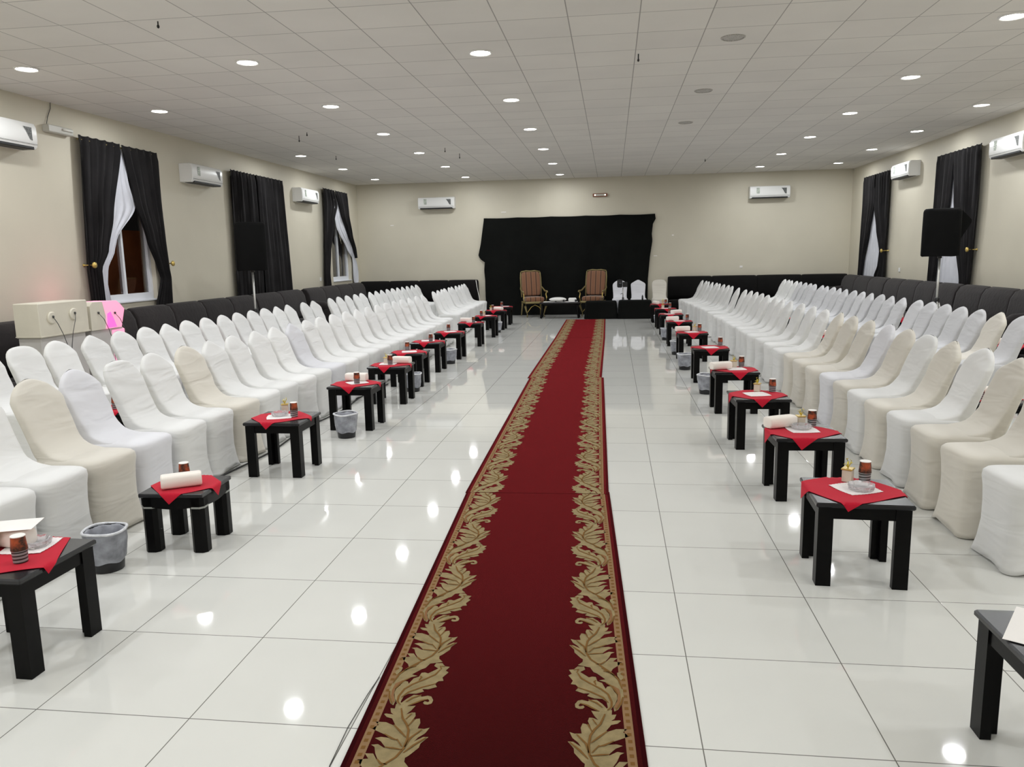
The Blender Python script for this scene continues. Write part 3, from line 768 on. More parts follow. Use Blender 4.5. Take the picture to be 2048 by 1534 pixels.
NAME = {'cup': 'stacked brown and grey striped paper cups', 'tissue': 'rounded white tissue pack', 'box': 'cream treat box with yellow bow', 'doily': 'white scalloped paper doily', 'ash': 'clear cut-glass ashtray'}
NAP = .0052
def dress(x, y, h, half, trz, items, side, where, sg, nrz=None, o=(0, 0), tops=None):
    rnd = random.Random(int(abs(x) * 100 + y * 77))
    if nrz is None: nrz = rnd.uniform(30, 58)
    napkin(x, y, h, half, math.radians(nrz), tops or .40, o[0], o[1], trz, 'red napkin on the %s' % where, 'red napkins on the side tables')
    for it in items:
        kind, dx, dy = it[:3]; rr = math.radians(it[3]) if len(it) > 3 else rnd.uniform(0, 6)
        cx, cy = dx * math.cos(trz) - dy * math.sin(trz), dx * math.sin(trz) + dy * math.cos(trz)
        z = h + NAP
        if kind == 'ash': z += .0018
        put(kind, x + cx, y + cy, z, rr + trz, '%s on the %s' % (NAME[kind], where), {'cup': 'paper cups on the tables', 'tissue': 'tissue packs on the tables', 'box': 'treat boxes on the tables', 'doily': 'paper doilies on the tables', 'ash': 'glass ashtrays on the tables'}[kind])
LT = [(-2.40, 2.685, 0, [('cup', .09, -.06), ('doily', .0, .10, 10), ('ash', .02, .10), ('tissue', -.10, .10, 85), ('box', -.12, .03)], 28),
      None,
      (-2.445, 5.41, 0, [('cup', .09, .0), ('doily', -.02, -.01, 20), ('ash', -.03, .02), ('box', -.04, .14)], 42),
      (-2.39, 6.95, 0, [('cup', .02, -.04), ('doily', .0, .02, 40), ('tissue', -.04, .13, 88)], 50),
      (-2.42, 8.23, 0, [('cup', -.0, -.04), ('box', -.07, .06), ('doily', -.04, .02, 5), ('tissue', .10, .08, 80)], 45),
      (-2.51, 9.36, 0, [('doily', .0, -.01, 15), ('cup', -.06, .13)], 35),
      (-2.55, 10.55, 0, [('cup', .05, -.06), ('doily', -.02, .05, 15)], 48),
      (-2.52, 11.9, 0, [('doily', .0, .0, 30), ('cup', -.06, .13)], 40),
      (-2.50, 13.62, 0, [('cup', .06, -.1), ('doily', .0, .05, 12), ('tissue', -.1, .08, 70)], 52),
      (-2.47, 15.13, 0, [('doily', .0, .0, 30), ('cup', -.08, -.10), ('box', -.02, -.12)], 33),
      (-2.50, 16.67, 0, [('tissue', .06, -.04, 60), ('box', -.10, -.10), ('cup', -.09, .08)], 44),
      (-2.52, 17.88, 0, [('cup', -.02, -.05), ('doily', .05, .05, 3)], 41)]
rndt = random.Random(3)
for i, d in enumerate(LT):
    where = '%s table left of the carpet' % nth(i)
    if d is None:
        rz = math.radians(3)
        low_table(-2.375, 3.93, rz, 'low dark table with silver bands on its legs, left of carpet')
        dress(-2.375, 3.93, .335, .18, rz, [('cup', -.03, .05), ('tissue', .005, -.055, -62)], .40, 'low table left of the carpet', 1, nrz=42, o=(.01, -.01), tops=.33)
        continue
    x, y, rz, items, nr = d
    rz = math.radians(rndt.uniform(-2, 2))
    place_table(x, y, rz, 'dark square side table left of the carpet, %s from the camera' % nth(i), 'dark side tables left of the carpet')
    dress(x, y, TH, TS / 2, rz, items, .40, where, 1, nrz=nr, o=(-.02, 0), tops=.40 if i != 2 else .38)
RT = [(1.165, 3.79, [('cup', .08, .14), ('box', .0, .14), ('doily', .01, .02, 25), ('ash', .03, .0)], 33, (-.02, .02)),
      (1.225, 5.08, [('tissue', -.12, .10, -65), ('box', .02, .14), ('cup', .09, .13), ('doily', .0, .02, 5), ('ash', .0, .04)], 38, (-.03, -.01)),
      (1.18, 6.40, [('box', .02, .13), ('cup', .14, .12), ('doily', -.01, .0, 12)], 44, (-.01, 0)),
      (1.20, 7.82, [('tissue', -.13, -.02, -70), ('box', .02, .12), ('cup', .10, .15), ('doily', .02, .0, 8)], 46, (.02, -.01)),
      (1.19, 9.68, [('cup', .14, .12), ('doily', .0, -.04, 15)], 40, (.02, -.01)),
      (1.16, 11.56, [('tissue', -.12, .12, -75), ('box', .06, .15), ('cup', .13, .14), ('doily', .0, .0, 15)], 45, (0, -.02)),
      (1.14, 13.5, [('doily', .0, -.03, 9), ('cup', .14, .08), ('tissue', -.11, .05, -60)], 41, (0, 0)),
      (1.12, 15.1, [('doily', -.03, -.06, 9), ('cup', -.02, .10), ('tissue', .10, .02, -60)], 36, (0, 0)),
      (1.12, 16.65, [('doily', .0, -.03, 9), ('cup', .10, .08), ('box', -.05, .05)], 50, (0, 0)),
      (1.10, 18.1, [('tissue', -.10, -.05, 20), ('box', .06, .05), ('cup', .12, -.02)], 41, (0, 0))]
for i, (x, y, items, nr, o) in enumerate(RT):
    rz = math.radians([-3, 1.5, 2, 1, -1, 1, -1.5, 1, 2, 0][i])
    place_table(x, y, rz, 'dark square side table right of the carpet, %s with red napkin' % nth(i), 'dark side tables right of the carpet')
    dress(x, y, TH, TS / 2, rz, items, .40, '%s napkin-covered table right of the carpet' % nth(i), -1, nrz=nr, o=o)
# nearest right table, bare, with leaflets
place_table(1.375, 2.30, math.radians(0), 'dark square side table with bare top, nearest the camera on the right', 'dark side tables right of the carpet')
def leaflet(name, x, y, z, w, h, rz, mt, lb, tilt=0):
    m = MB()
    def fn(u, v): return (((u - .5) * w, (v - .5) * h, .004 * math.sin(u * PI) * math.sin(v * 3)), (0, 0, 1))
    mm = solid(fn, 8, 8, .0012); o = mm.build(name, mt, smooth=True, angle=40, loc=(x, y, z), rz=math.radians(rz)); tag(o, lb, 'leaflet'); return o
leaflet('leaflet', 1.295, 2.375, TH + .004, .17, .27, -33, W['paper'], 'white folded leaflet lying on the bare near right table')
m = MB(); m.box((0, 0, .004), (.07, .12, .008), .002); o = m.build('phone', W['screen'], loc=(1.235, 2.16, TH + .001), rz=-.5); tag(o, 'dark flat phone beside the leaflet on the bare table', 'phone')
leaflet('paper_sheet', -2.47, 2.80, TH + .088, .17, .15, 20, W['paper'], 'white paper sheet lying on the nearest left tissue pack')

# tables between the chair rows
MID = [(-3.92, 5.75, 'left', 0), (-3.95, 7.35, 'left', 1), (-3.95, 9.7, 'left', 2), (-3.95, 12.7, 'left', 3), (2.88, 6.28, 'right', 0), (2.86, 8.05, 'right', 1), (2.88, 10.85, 'right', 2), (2.88, 13.9, 'right', 3)]
for x, y, sd, i in MID:
    place_table(x, y, 0, 'dark side table between the %s chair rows, %s from the camera' % (sd, nth(i)), 'dark side tables between the chair rows')
    it = [('cup', -.05 if sd == 'left' else -.1, -.08), ('tissue', .05, .06, 85)] if i < 2 else [('tissue', .02, .05, 80)]
    dress(x, y, TH, TS / 2, 0, it, .40, '%s table between the %s rows' % (nth(i), sd), 1, nrz=45)
for i, (x, y) in enumerate([(4.62, 9.72), (4.72, 13.62)]):
    place_table(x, y, 0, 'dark side table before the right sofas, %s' % ('nearer' if i == 0 else 'farther'), 'dark side tables before the right sofas')
    dress(x, y, TH, TS / 2, 0, [('tissue', .0, .05, 80)], .40, '%s table before the right sofas' % ('nearer' if i == 0 else 'farther'), 1, nrz=45)

# ------------------------------------------------------------------ waste bins
def make_bin():
    t = empty('waste_bin')
    m = MB(); m.lathe([(.078, .0015), (.080, .004), (.084, .05), (.103, .235), (.099, .237), (.08, .05), (.001, .01)], 28); m.build('bucket', W['bin'], t, smooth=True, angle=50)
    rings = []; n = 40
    for z, r, a in ((.058, .0885, .001), (.07, .092, .0035), (.12, .098, .004), (.18, .1045, .004), (.225, .1085, .003), (.236, .110, .002), (.240, .103, .001), (.225, .093, .002), (.12, .074, .004), (.06, .055, .005), (.05, .001, 0)):
        rings.append([((r + a * math.sin(7 * 2 * PI * j / n + z * 30) + a * .6 * math.sin(13 * 2 * PI * j / n - z * 22)) * math.cos(2 * PI * j / n), (r + a * math.sin(7 * 2 * PI * j / n + z * 30)) * math.sin(2 * PI * j / n), z + (.006 * math.sin(5 * 2 * PI * j / n) if z < .1 else 0)) for j in range(n)])
    m = MB(); m.loft(rings, caps=False); ln = m.build('bag_liner', W['liner'], t, smooth=True, fix=True)
    m = MB(); rr = []
    pts = [(.1085 * math.cos(2 * PI * j / 36), .1085 * math.sin(2 * PI * j / 36), .238 + .004 * math.sin(3 * 2 * PI * j / 36)) for j in range(37)]
    m.tube(pts, .008, 8); m.build('folded_rim', W['liner_rim'], ln, smooth=True)
    return t
BIN = make_bin()
BN = [(-2.60, 3.52, 'waste bin with grey liner beside the low silver-banded table'), (-2.35, 6.5, 'waste bin with grey liner before the fourth left table'),
      (-2.35, 8.86, 'waste bin with grey liner behind the fifth left table'), (-2.40, 11.25, 'waste bin with grey liner before the eighth left table'), (-2.38, 15.95, 'waste bin with grey liner between the last left tables'),
      (1.05, 8.75, 'waste bin with grey liner behind the fourth right napkin table'), (.98, 10.6, 'waste bin with grey liner behind the fifth right napkin table'), (1.0, 12.2, 'waste bin with grey liner behind the sixth right napkin table'), (.98, 14.3, 'waste bin with grey liner behind the seventh right napkin table'), (1.02, 17.35, 'waste bin with grey liner before the last right napkin table')]
for i, (x, y, lb) in enumerate(BN):
    o = BIN if i == 0 else copy_tree(BIN)
    o.location = (x, y, 0); o.rotation_euler[2] = i * 1.1; o.scale = (.96, .96, .9); tag(o, lb, 'waste bin', 'waste bins with grey liners')

# ------------------------------------------------------------------ red carpet runners
MOTIF = {"G":[[[0.106,0.9778],[0.0977,0.9684],[0.0999,0.9414],[0.0838,0.9438],[0.0918,0.9174],[0.1038,0.9062],[0.0761,0.9109],[0.0697,0.9077],[0.0829,0.8908],[0.104,0.883],[0.1221,0.8496],[0.1184,0.8438],[0.0889,0.8606],[0.0509,0.8624],[0.0671,0.8444],[0.0466,0.824],[0.0685,0.811],[0.0995,0.7932],[0.1193,0.7751],[0.0914,0.7792],[0.0726,0.772],[0.096,0.7564],[0.1179,0.7272],[0.1163,0.7219],[0.0911,0.7408],[0.0692,0.7366],[0.0835,0.7257],[0.0944,0.6926],[0.1084,0.6653],[0.1058,0.6626],[0.0878,0.6923],[0.0601,0.6921],[0.0788,0.6665],[0.0449,0.6599],[0.0607,0.6357],[0.0814,0.6121],[0.0904,0.5884],[0.1228,0.6238],[0.1546,0.6598],[0.1793,0.6963],[0.1793,0.7642],[0.1725,0.8182],[0.1585,0.8511],[0.1411,0.8788],[0.1257,0.9247],[0.1235,0.9604]],[[0.1235,0.9604],[0.1257,0.9247],[0.1411,0.8788],[0.1585,0.8511],[0.1725,0.8182],[0.1793,0.7642],[0.1793,0.6963],[0.1925,0.6741],[0.2034,0.6862],[0.228,0.7284],[0.229,0.7505],[0.2489,0.786],[0.231,0.7853],[0.2055,0.7601],[0.2153,0.7819],[0.2334,0.8044],[0.2434,0.8368],[0.2268,0.8289],[0.2033,0.8306],[0.2065,0.8616],[0.1996,0.887],[0.1876,0.8836],[0.1729,0.8642],[0.182,0.9007],[0.1772,0.9209],[0.1646,0.9204],[0.1471,0.908],[0.1598,0.932],[0.1697,0.9623],[0.1495,0.9584]],[[0.0968,0.3505],[0.1079,0.3328],[0.1197,0.3274],[0.1474,0.3288],[0.171,0.35],[0.1922,0.3735],[0.2078,0.3722],[0.2133,0.3622],[0.2086,0.3559],[0.1958,0.3614],[0.1919,0.3511],[0.1985,0.3413],[0.2116,0.3399],[0.224,0.3486],[0.2257,0.369],[0.2149,0.3912],[0.2008,0.3967],[0.1799,0.3882],[0.1732,0.3975],[0.149,0.3993],[0.1285,0.3725],[0.1152,0.3473],[0.1041,0.3549]],[[0.0904,0.5884],[0.0726,0.5591],[0.0596,0.5168],[0.0528,0.4715],[0.0521,0.4235],[0.0608,0.3775],[0.0766,0.3414],[0.0899,0.33],[0.0919,0.3543],[0.0769,0.395],[0.0731,0.4374],[0.0806,0.4684],[0.0891,0.491],[0.1125,0.5147],[0.137,0.5264],[0.1131,0.5354],[0.143,0.5741],[0.1562,0.5842],[0.1679,0.617],[0.2146,0.6318],[0.1965,0.6557],[0.1942,0.6792],[0.1793,0.6963],[0.1546,0.6598],[0.1228,0.6238]],[[0.1003,0.3425],[0.0853,0.3745],[0.0757,0.4076],[0.076,0.4354],[0.0855,0.4576],[0.0929,0.4903],[0.1089,0.4852],[0.1146,0.47],[0.1262,0.5085],[0.1436,0.5207],[0.148,0.5486],[0.16,0.5515],[0.1738,0.5451],[0.2062,0.5818],[0.1869,0.6],[0.1908,0.621],[0.2152,0.6221],[0.2297,0.5995],[0.2487,0.5956],[0.2376,0.5677],[0.2502,0.5556],[0.2333,0.5194],[0.241,0.4959],[0.2231,0.4928],[0.2129,0.4746],[0.224,0.4533],[0.1944,0.4367],[0.1724,0.4378],[0.1822,0.4212],[0.1571,0.4064],[0.1286,0.405],[0.1145,0.3876],[0.1115,0.3553],[0.1144,0.3352]],[[0.0457,0.5936],[0.0681,0.5816],[0.0676,0.5589],[0.0569,0.5305],[0.0473,0.5425],[0.0477,0.5627],[0.0569,0.5726]]],"S":[[[0.0878,0.4932],[0.0658,0.4686],[0.0629,0.424],[0.0688,0.382],[0.0845,0.3478],[0.0905,0.3502],[0.0762,0.3949],[0.0726,0.4374],[0.0901,0.4755]]],"L":[[[0.1225,0.9424],[0.1401,0.8845],[0.1613,0.8512],[0.1753,0.8184],[0.1819,0.7644],[0.18,0.7221],[0.1648,0.6753],[0.123,0.6228],[0.0926,0.5837],[0.0653,0.5355],[0.0552,0.4716]],[[0.2425,0.7804],[0.209,0.7391],[0.1841,0.6991]],[[0.2196,0.823],[0.1895,0.7754],[0.1817,0.7274]],[[0.1476,0.7682],[0.172,0.7296]],[[0.2153,0.5727],[0.2028,0.5372],[0.1716,0.5048],[0.1301,0.4663],[0.1077,0.4347],[0.0966,0.3875],[0.0989,0.3546],[0.1133,0.3351]],[[0.2165,0.4748],[0.1703,0.4485],[0.1266,0.4142],[0.1079,0.3798]],[[0.119,0.5921],[0.0957,0.5815]],[[0.1826,0.8806],[0.1687,0.8403]],[[0.1661,0.9117],[0.1522,0.8793]],[[0.1191,0.8449],[0.1478,0.8117],[0.1738,0.7801]],[[0.1171,0.7246],[0.1458,0.7206],[0.1761,0.7142]],[[0.1074,0.6637],[0.124,0.6435],[0.1455,0.6395]],[[0.0995,0.7932],[0.131,0.7702],[0.1486,0.7629]],[[0.2305,0.5948],[0.2121,0.5987],[0.2187,0.5753]],[[0.149,0.4938],[0.1544,0.5167],[0.1476,0.5255]],[[0.2067,0.3722],[0.1849,0.3629],[0.1649,0.3457],[0.1428,0.3285]],[[0.178,0.3977],[0.1488,0.3776],[0.1306,0.3521]],[[0.0716,0.433],[0.0816,0.464],[0.0913,0.4867],[0.1132,0.5111]],[[0.0555,0.4194],[0.0643,0.3777],[0.0845,0.3377]],[[0.0776,0.5594],[0.1002,0.5841],[0.1247,0.6141]]]}
PERIOD = .63
def clipv(P, lo, hi):
    for lim, sg in ((lo, 1), (hi, -1)):
        out = []
        for i in range(len(P)):
            a, b = P[i - 1], P[i]; da, db = (a[1] - lim) * sg, (b[1] - lim) * sg
            if (da >= 0) != (db >= 0):
                t = da / (da - db); out.append((a[0] + (b[0] - a[0]) * t, lim))
            if db >= 0: out.append(b)
        P = out
        if len(P) < 3: return []
    return P
def carpet(x0, y0, ang, length, wd, lb, v_off, th=.006, gold_side=True, zoff=0):
    """origin: near-left corner; u across, v along"""
    m = MB()
    # pile body, binding on the long sides
    m.box((wd / 2, length / 2, th / 2), (wd, length, th), .0015, 0)
    z = th + .0004
    def quad(u0, u1, v0, v1, mi, zz=z): m.add([(u0, v0, zz), (u1, v0, zz), (u1, v1, zz), (u0, v1, zz)], [(0, 1, 2, 3)], mi)
    for s in (0, 1):
        f_ = (lambda u: u) if s == 0 else (lambda u: wd - u)
        def q2(u0, u1, v0, v1, mi, zz=z):
            a, b = sorted((f_(u0), f_(u1))); quad(a, b, v0, v1, mi, zz)
        q2(.001, .016, .002, length - .002, 1); q2(.032, .062, .002, length - .002, 5)
        v = .02
        while v < length - .03:
            q2(.040, .054, v, v + .017, 3, z + .0004); v += .037
        k0 = int(-(v_off) / PERIOD) - 2
        for k in range(k0, k0 + int(length / PERIOD) + 5):
            dv = v_off + k * PERIOD
            def inside(P): return all(.004 < p[1] + dv < length - .004 for p in P)
            for gi, P in enumerate(MOTIF['G']):
                Q = [(f_(q[0]), q[1]) for q in clipv([(p[0], p[1] + dv) for p in P], .004, length - .004)]
                if len(Q) < 3: continue
                if s == 1: Q = Q[::-1]
                m.add([(a, b, z + gi * .00025) for a, b in Q], [tuple(range(len(Q)))], 2)
            for P in MOTIF['S']:
                if not inside(P): continue
                Q = [(f_(p[0]), p[1] + dv) for p in P]
                if s == 1: Q = Q[::-1]
                m.add([(a, b, z + .0018) for a, b in Q], [tuple(range(len(Q)))], 4)
            for P in MOTIF['L']:
                if not inside(P): continue
                w = [.0018] + [.0032] * (len(P) - 2) + [.0016]
                A = []; B = []
                for i, p in enumerate(P):
                    a = Vector(P[max(i - 1, 0)]); b = Vector(P[min(i + 1, len(P) - 1)]); d = (b - a).normalized(); nn = Vector((-d.y, d.x)) * w[i] * 1.2
                    A.append((f_(p[0] + nn.x), p[1] + nn.y + dv, z + .0022)); B.append((f_(p[0] - nn.x), p[1] - nn.y + dv, z + .0022))
                n = len(P)
                fs = [(i, i + 1, n + i + 1, n + i) if s == 1 else (i, n + i, n + i + 1, i + 1) for i in range(n - 1)]
                m.add(A + B, fs, 3)
    for i in range(len(m.f)):
        pass
    o = m.build('carpet_runner', [W['carpet'], W['carpet_edge'], W['carpet_gold'], W['carpet_brown'], W['carpet_shade'], W['carpet_stripe']], fix=False)
    me = o.data
    bm = bmesh.new(); bm.from_mesh(me)
    for f_ in bm.faces:
        if f_.material_index > 0 and f_.normal.z < 0: f_.normal_flip()
    bm.to_mesh(me); bm.free()
    o.location = (x0, y0, zoff); o.rotation_euler[2] = ang
    tag(o, lb, 'carpet', 'red carpet runners laid end to end')
    return o
a1 = math.atan2(.13, 2.84)
# piece 1: left edge passes (-.84,2.10) and (-.97,4.94)
def along(x, y, a, d): return (x - math.sin(a) * d, y + math.cos(a) * d)
p = along(-.84, 2.10, a1, -3.6)
carpet(p[0], p[1], a1, 6.45, .955, 'red carpet runner with gold leaf borders, nearest the camera', 3.6 - 0)
carpet(-.975, 4.92, math.atan2(.085, 4.95), 4.93, .955, 'red carpet runner with gold leaf borders, second from the camera', .2, zoff=.0012)
carpet(-1.085, 9.83, math.atan2(.0, 4.9), 4.88, .955, 'red carpet runner with gold leaf borders, third from the camera', .35, zoff=.0)
carpet(-1.085, 14.69, math.atan2(.03, 4.5), 4.3, .955, 'red carpet runner with gold leaf borders, farthest from the camera', .1, zoff=.0012)
# cables on the floor
m = MB(); m.tube([(-.78, 1.75, .003), (-.875, 2.1, .003), (-.885, 2.3, .003), (-.88, 2.5, .003), (-.872, 2.62, .003)], .0014, 6); o = m.build('floor_cable', W['cable_black'], smooth=True); tag(o, 'thin dark cable along the near left carpet edge', 'cable')
m = MB(); m.tube([(-2.83 - .03 * math.sin(k * .9), 4.6 + .25 * k, .008) for k in range(20)], .0065, 6); o = m.build('floor_cable', W['cable_black'], smooth=True); tag(o, 'black cable on floor along the left front chair skirts', 'cable')

# ------------------------------------------------------------------ pale cabinets on the left
def cabinet(loc, rz, pink, lb):
    t = empty('equipment_cabinet', loc, rz, lb, 'cabinet', 'pale cabinets before the left sofa')
    # local: front +x, width along y (0..w), origin near-front-bottom
    w = .74 if not pink else .62
    d = .28; h0, h1 = .84, (1.19 if not pink else 1.15)
    m = MB(); m.box((-d / 2 - .015, w / 2, h0 / 2 + .001), (d - .03, w - .06, h0), .008)
    if pink:
        m.box((-d / 2 - .01, w / 2 + .19, .60), (d - .03, .25, .46), .02, 1)
    m.build('body', [W['foam_grey'], W['pink']], t)
    m = MB()
    if not pink:
        m.box((-d / 2, w / 2, (h0 + h1) / 2), (d, w, h1 - h0), .008)
        m.box((-d / 2 + .004, w / 2, h0 + .012), (d + .012, w + .012, .012), .003)
    else:
        # chamfered top box: pale left part, pink lit right part
        P1 = [(0, h0), (.24, h0), (.26, h1 - .16), (.22, h1), (.05, h1), (0, h1 - .04)]
        P2 = [(.241, h0), (.53, h0), (.61, (h0 + h1) / 2 + .05), (.54, h1 - .04), (.47, h1), (.221, h1), (.261, h1 - .16)]
        m.loft([[(-d, y, z) for y, z in P1], [(0, y, z) for y, z in P1]], 0)
        m.loft([[(-d, y, z) for y, z in P2], [(0, y, z) for y, z in P2]], 1)
        m.loft([[(.0005, y, z) for y, z in ((.27, h0 + .01), (.44, h0 + .01), (.40, h0 + .10), (.35, h0 + .19), (.29, h0 + .17))], [(.003, y, z) for y, z in ((.27, h0 + .01), (.44, h0 + .01), (.40, h0 + .10), (.35, h0 + .19), (.29, h0 + .17))]], 2)
    m.build('top_case', [W['foam'], W['pink'], W['pink_hot']], t)
    for k, (yy, zz) in enumerate([(.17, 1.035), (.50, 1.05)] if not pink else [(.13, 1.02), (.42, 1.0)]):
        if not pink:
            m = MB(); m.lathe([(.062, 0), (.062, .012), (.055, .02), (.001, .022)], 26, M=Matrix.Translation((.0, yy, zz)) @ Matrix.Rotation(PI / 2, 4, 'Y')); pl = m.build('round_plate', W['foam'], t, smooth=True, angle=40)
        m = MB(); m.box((.026 if not pink else .008, yy, zz + .01), (.018, .018, .026), .004); pg = m.build('plug', W['cord'], t)
        s = -1 if (k and not pink) else 1
        m = MB(); m.tube([(.03 if not pink else .014, yy, zz), (.045, yy + s * .03, zz - .06), (.05, yy + s * .09, zz - .18), (.055, yy + s * .14, zz - .33), (.05, yy + s * .15, zz - .6)], .0035, 6); m.build('power_cord', W['cord'], pg, smooth=True)
    return t
cabinet((-5.72, 7.12, 0), 0, False, 'pale box cabinet with two round plates and cords, nearest')
cabinet((-5.72, 7.90, 0), 0, True, 'cabinet glowing pink beside the pale box cabinet')
l = bpy.data.lights.new('pink_glow', 'POINT'); l.energy = 3; l.color = (1, .25, .40); l.shadow_soft_size = .12
lo = bpy.data.objects.new('pink_glow', l); COL.objects.link(lo); lo.location = (-6.5, 8.78, 1.22)

# ------------------------------------------------------------------ loudspeakers on stands
def speaker_set(x, y, z0, z1, w, d, rz, lb_s, lb_t, flap):
    t = empty('speaker_stand', (x, y, 0), rz, lb_t, 'speaker stand', 'speaker stands')
    m = MB(); m.tube([(0, 0, .55), (0, 0, z0 - .002)], .016, 12); m.build('pole', W['steel'], t, smooth=True)
    m = MB(); m.tube([(0, 0, .35), (0, 0, .80)], .021, 12); m.build('sleeve', W['steel'], t, smooth=True)
    m = MB(); m.lathe([(.03, .76), (.034, .77), (.034, .83), (.03, .84)], 12); m.build('collar', W['screen'], t, smooth=True)
    m = MB(); m.lathe([(.03, .30), (.034, .31), (.034, .37), (.03, .38)], 12); m.build('lower_collar', W['screen'], t, smooth=True)
    for k in range(3):
        a = k * 2 * PI / 3 + .3
        m = MB(); m.tube([(.03 * math.cos(a), .03 * math.sin(a), .78), (.36 * math.cos(a), .36 * math.sin(a), .014)], .012, 8); lg = m.build('leg', W['steel'], t, smooth=True)
        m = MB(); m.tube([(.03 * math.cos(a), .03 * math.sin(a), .34), (.20 * math.cos(a), .20 * math.sin(a), .38)], .008, 6); m.build('brace', W['steel'], lg, smooth=True)
    s = empty('loudspeaker', (x, y, z0), rz, lb_s, 'loudspeaker', 'covered loudspeakers on stands')
    m = MB(); h = z1 - z0; rings = []
    for zz, k in ((0, .97), (.01, 1), (h * .5, 1.0), (h - .05, .985), (h - .02, .95), (h, .86)):
        rings.append([(px * k, py * k, zz + .006 * math.sin(5 * i)) for i, (px, py) in enumerate(rounded(d / 2, w / 2, 24, .35))])
    m.loft(rings); m.build('fitted_cover', W['speaker'], s, smooth=True, angle=55)
    m = MB(); m.lathe([(.03, -.03), (.03, -.001)], 12); m.build('pole_socket', W['screen'], s)
    if flap:
        m = MB(); m.loft([[(d / 2 - .2, w / 2 - .005, h * .96), (d / 2 - .2, w / 2 - .005, h * .35), (d / 2 - .16, w / 2 - .005, h * .35), (d / 2 - .16, w / 2 - .005, h * .96)], [(d / 2 - .28, w / 2 + .12, h * .76), (d / 2 - .28, w / 2 + .12, h * .70), (d / 2 - .25, w / 2 + .12, h * .70), (d / 2 - .25, w / 2 + .12, h * .76)]])
        m.build('cover_flap', W['speaker'], s)
    return s
speaker_set(-5.50, 11.45, 1.43, 2.15, .46, .36, math.radians(-62), 'black covered loudspeaker before the closed left curtain', 'pale tripod stand under the left loudspeaker', False)
speaker_set(4.72, 12.08, 1.44, 2.11, .50, .36, math.radians(-112), 'black covered loudspeaker before the near right curtains', 'pale tripod stand under the right loudspeaker', True)

# ------------------------------------------------------------------ seating of honour by the backdrop
def armchair(x, y, rz, lb):
    t = empty('armchair', (x, y, 0), rz, lb, 'armchair', 'striped gilt armchairs')
    # local: front is -y
    w = .56
    m = MB(); pillow(m, (0, 0, 0), (.50, .50, .13), M=Matrix.Translation((0, -.02, .455)) @ Matrix.Rotation(0, 4, 'Z')); m.build('seat_cushion', W['stripe'], t, smooth=True)
    m = MB(); pillow(m, (0, 0, 0), (.50, .62, .09), M=Matrix.Translation((0, .27, .84)) @ Matrix.Rotation(math.radians(80), 4, 'X')); m.build('back_cushion', W['stripe'], t, smooth=True)
    m = MB()
    for s in (-1, 1):
        m.tube([(s * .26, .22, .50), (s * .27, .26, .75), (s * .27, .31, 1.0), (s * .255, .335, 1.14)], .018, 8)
    m.tube([(-.255, .335, 1.15), (-.12, .335, 1.175), (0, .335, 1.165), (.12, .335, 1.175), (.255, .335, 1.15)], .018, 8)
    m.build('back_frame', W['gold_dull'], t, smooth=True)
    m = MB(); m.box((0, -.02, .375), (.54, .54, .05), .012); m.build('seat_rail', W['gold_dull'], t)
    for s in (-1, 1):
        m = MB(); m.tube([(s * .27, .28, .78), (s * .30, .18, .72), (s * .31, .0, .66), (s * .315, -.22, .655), (s * .315, -.27, .635)], [.014, .018, .02, .024, .016], 8); ar = m.build('armrest', W['gold_dull'], t, smooth=True)
        m = MB(); m.tube([(s * .285, -.2, .40), (s * .30, -.23, .50), (s * .29, -.19, .58), (s * .31, -.2, .645)], .014, 8); m.build('arm_support', W['gold'], ar, smooth=True)
    for s in (-1, 1):
        m = MB(); m.tube([(s * .25, -.25, .37), (s * .27, -.28, .28), (s * .24, -.25, .16), (s * .215, -.24, .07), (s * .23, -.27, .012)], [.03, .03, .02, .014, .018], 8); m.build('leg', W['gold_dull'], t, smooth=True)
        m = MB(); m.tube([(s * .24, .22, .37), (s * .25, .26, .2), (s * .26, .32, .015)], [.026, .02, .016], 8); m.build('leg', W['gold_dull'], t, smooth=True)
    m = MB(); m.tube([(-.22, -.24, .12), (-.1, -.2, .26), (0, -.19, .31), (.1, -.2, .26), (.22, -.24, .12)], .009, 8); m.build('stretcher', W['gold'], t, smooth=True)
    return t
armchair(-2.03, 20.12, math.radians(18), 'brown striped armchair with gilt frame left of the black coffee table')
armchair(-.48, 20.12, math.radians(-14), 'brown striped armchair with gilt frame right of the black coffee table')
t = empty('coffee_table', (-1.30, 19.58, 0), 0, 'low black coffee table between the two striped armchairs', 'coffee table')
m = MB(); m.box((0, 0, .385), (1.0, .42, .04), .008); m.build('tabletop', W['black_top'], t)
m = MB(); m.box((0, 0, .34), (.86, .32, .048), .004); m.build('apron', W['black_wood'], t)
for sx in (-1, 1):
    for sy in (-1, 1):
        m = MB(); m.tube([(sx * .43, sy * .16, .36), (sx * .455, sy * .17, .12), (sx * .475, sy * .18, .006)], [.032, .026, .028], 8); m.build('leg', W['black_wood'], t, smooth=True)
m = MB(); m.grid(lambda u, v: (-.42 + .84 * u, -.17 + .34 * v, .0), 8, 6); 
mm = solid(lambda u, v: ((-.42 + .86 * u, -.18 + .33 * v, .003 + .004 * math.sin(u * 9) ** 2), (0, 0, 1)), 20, 8, .002)
o = mm.build('table_runner', W['wht_cloth'], smooth=True, loc=(-1.30, 19.58, .4055)); tag(o, 'white cloth lying on the black coffee table', 'tablecloth')
m = MB(); m.ball((0, 0, .055), (.22, .054), 18); o = m.build('folded_cloth', W['wht_cloth'], smooth=True, loc=(-1.36, 19.60, .412)); tag(o, 'white mounded bundle of cloth on the coffee table, left', 'cloth bundle')
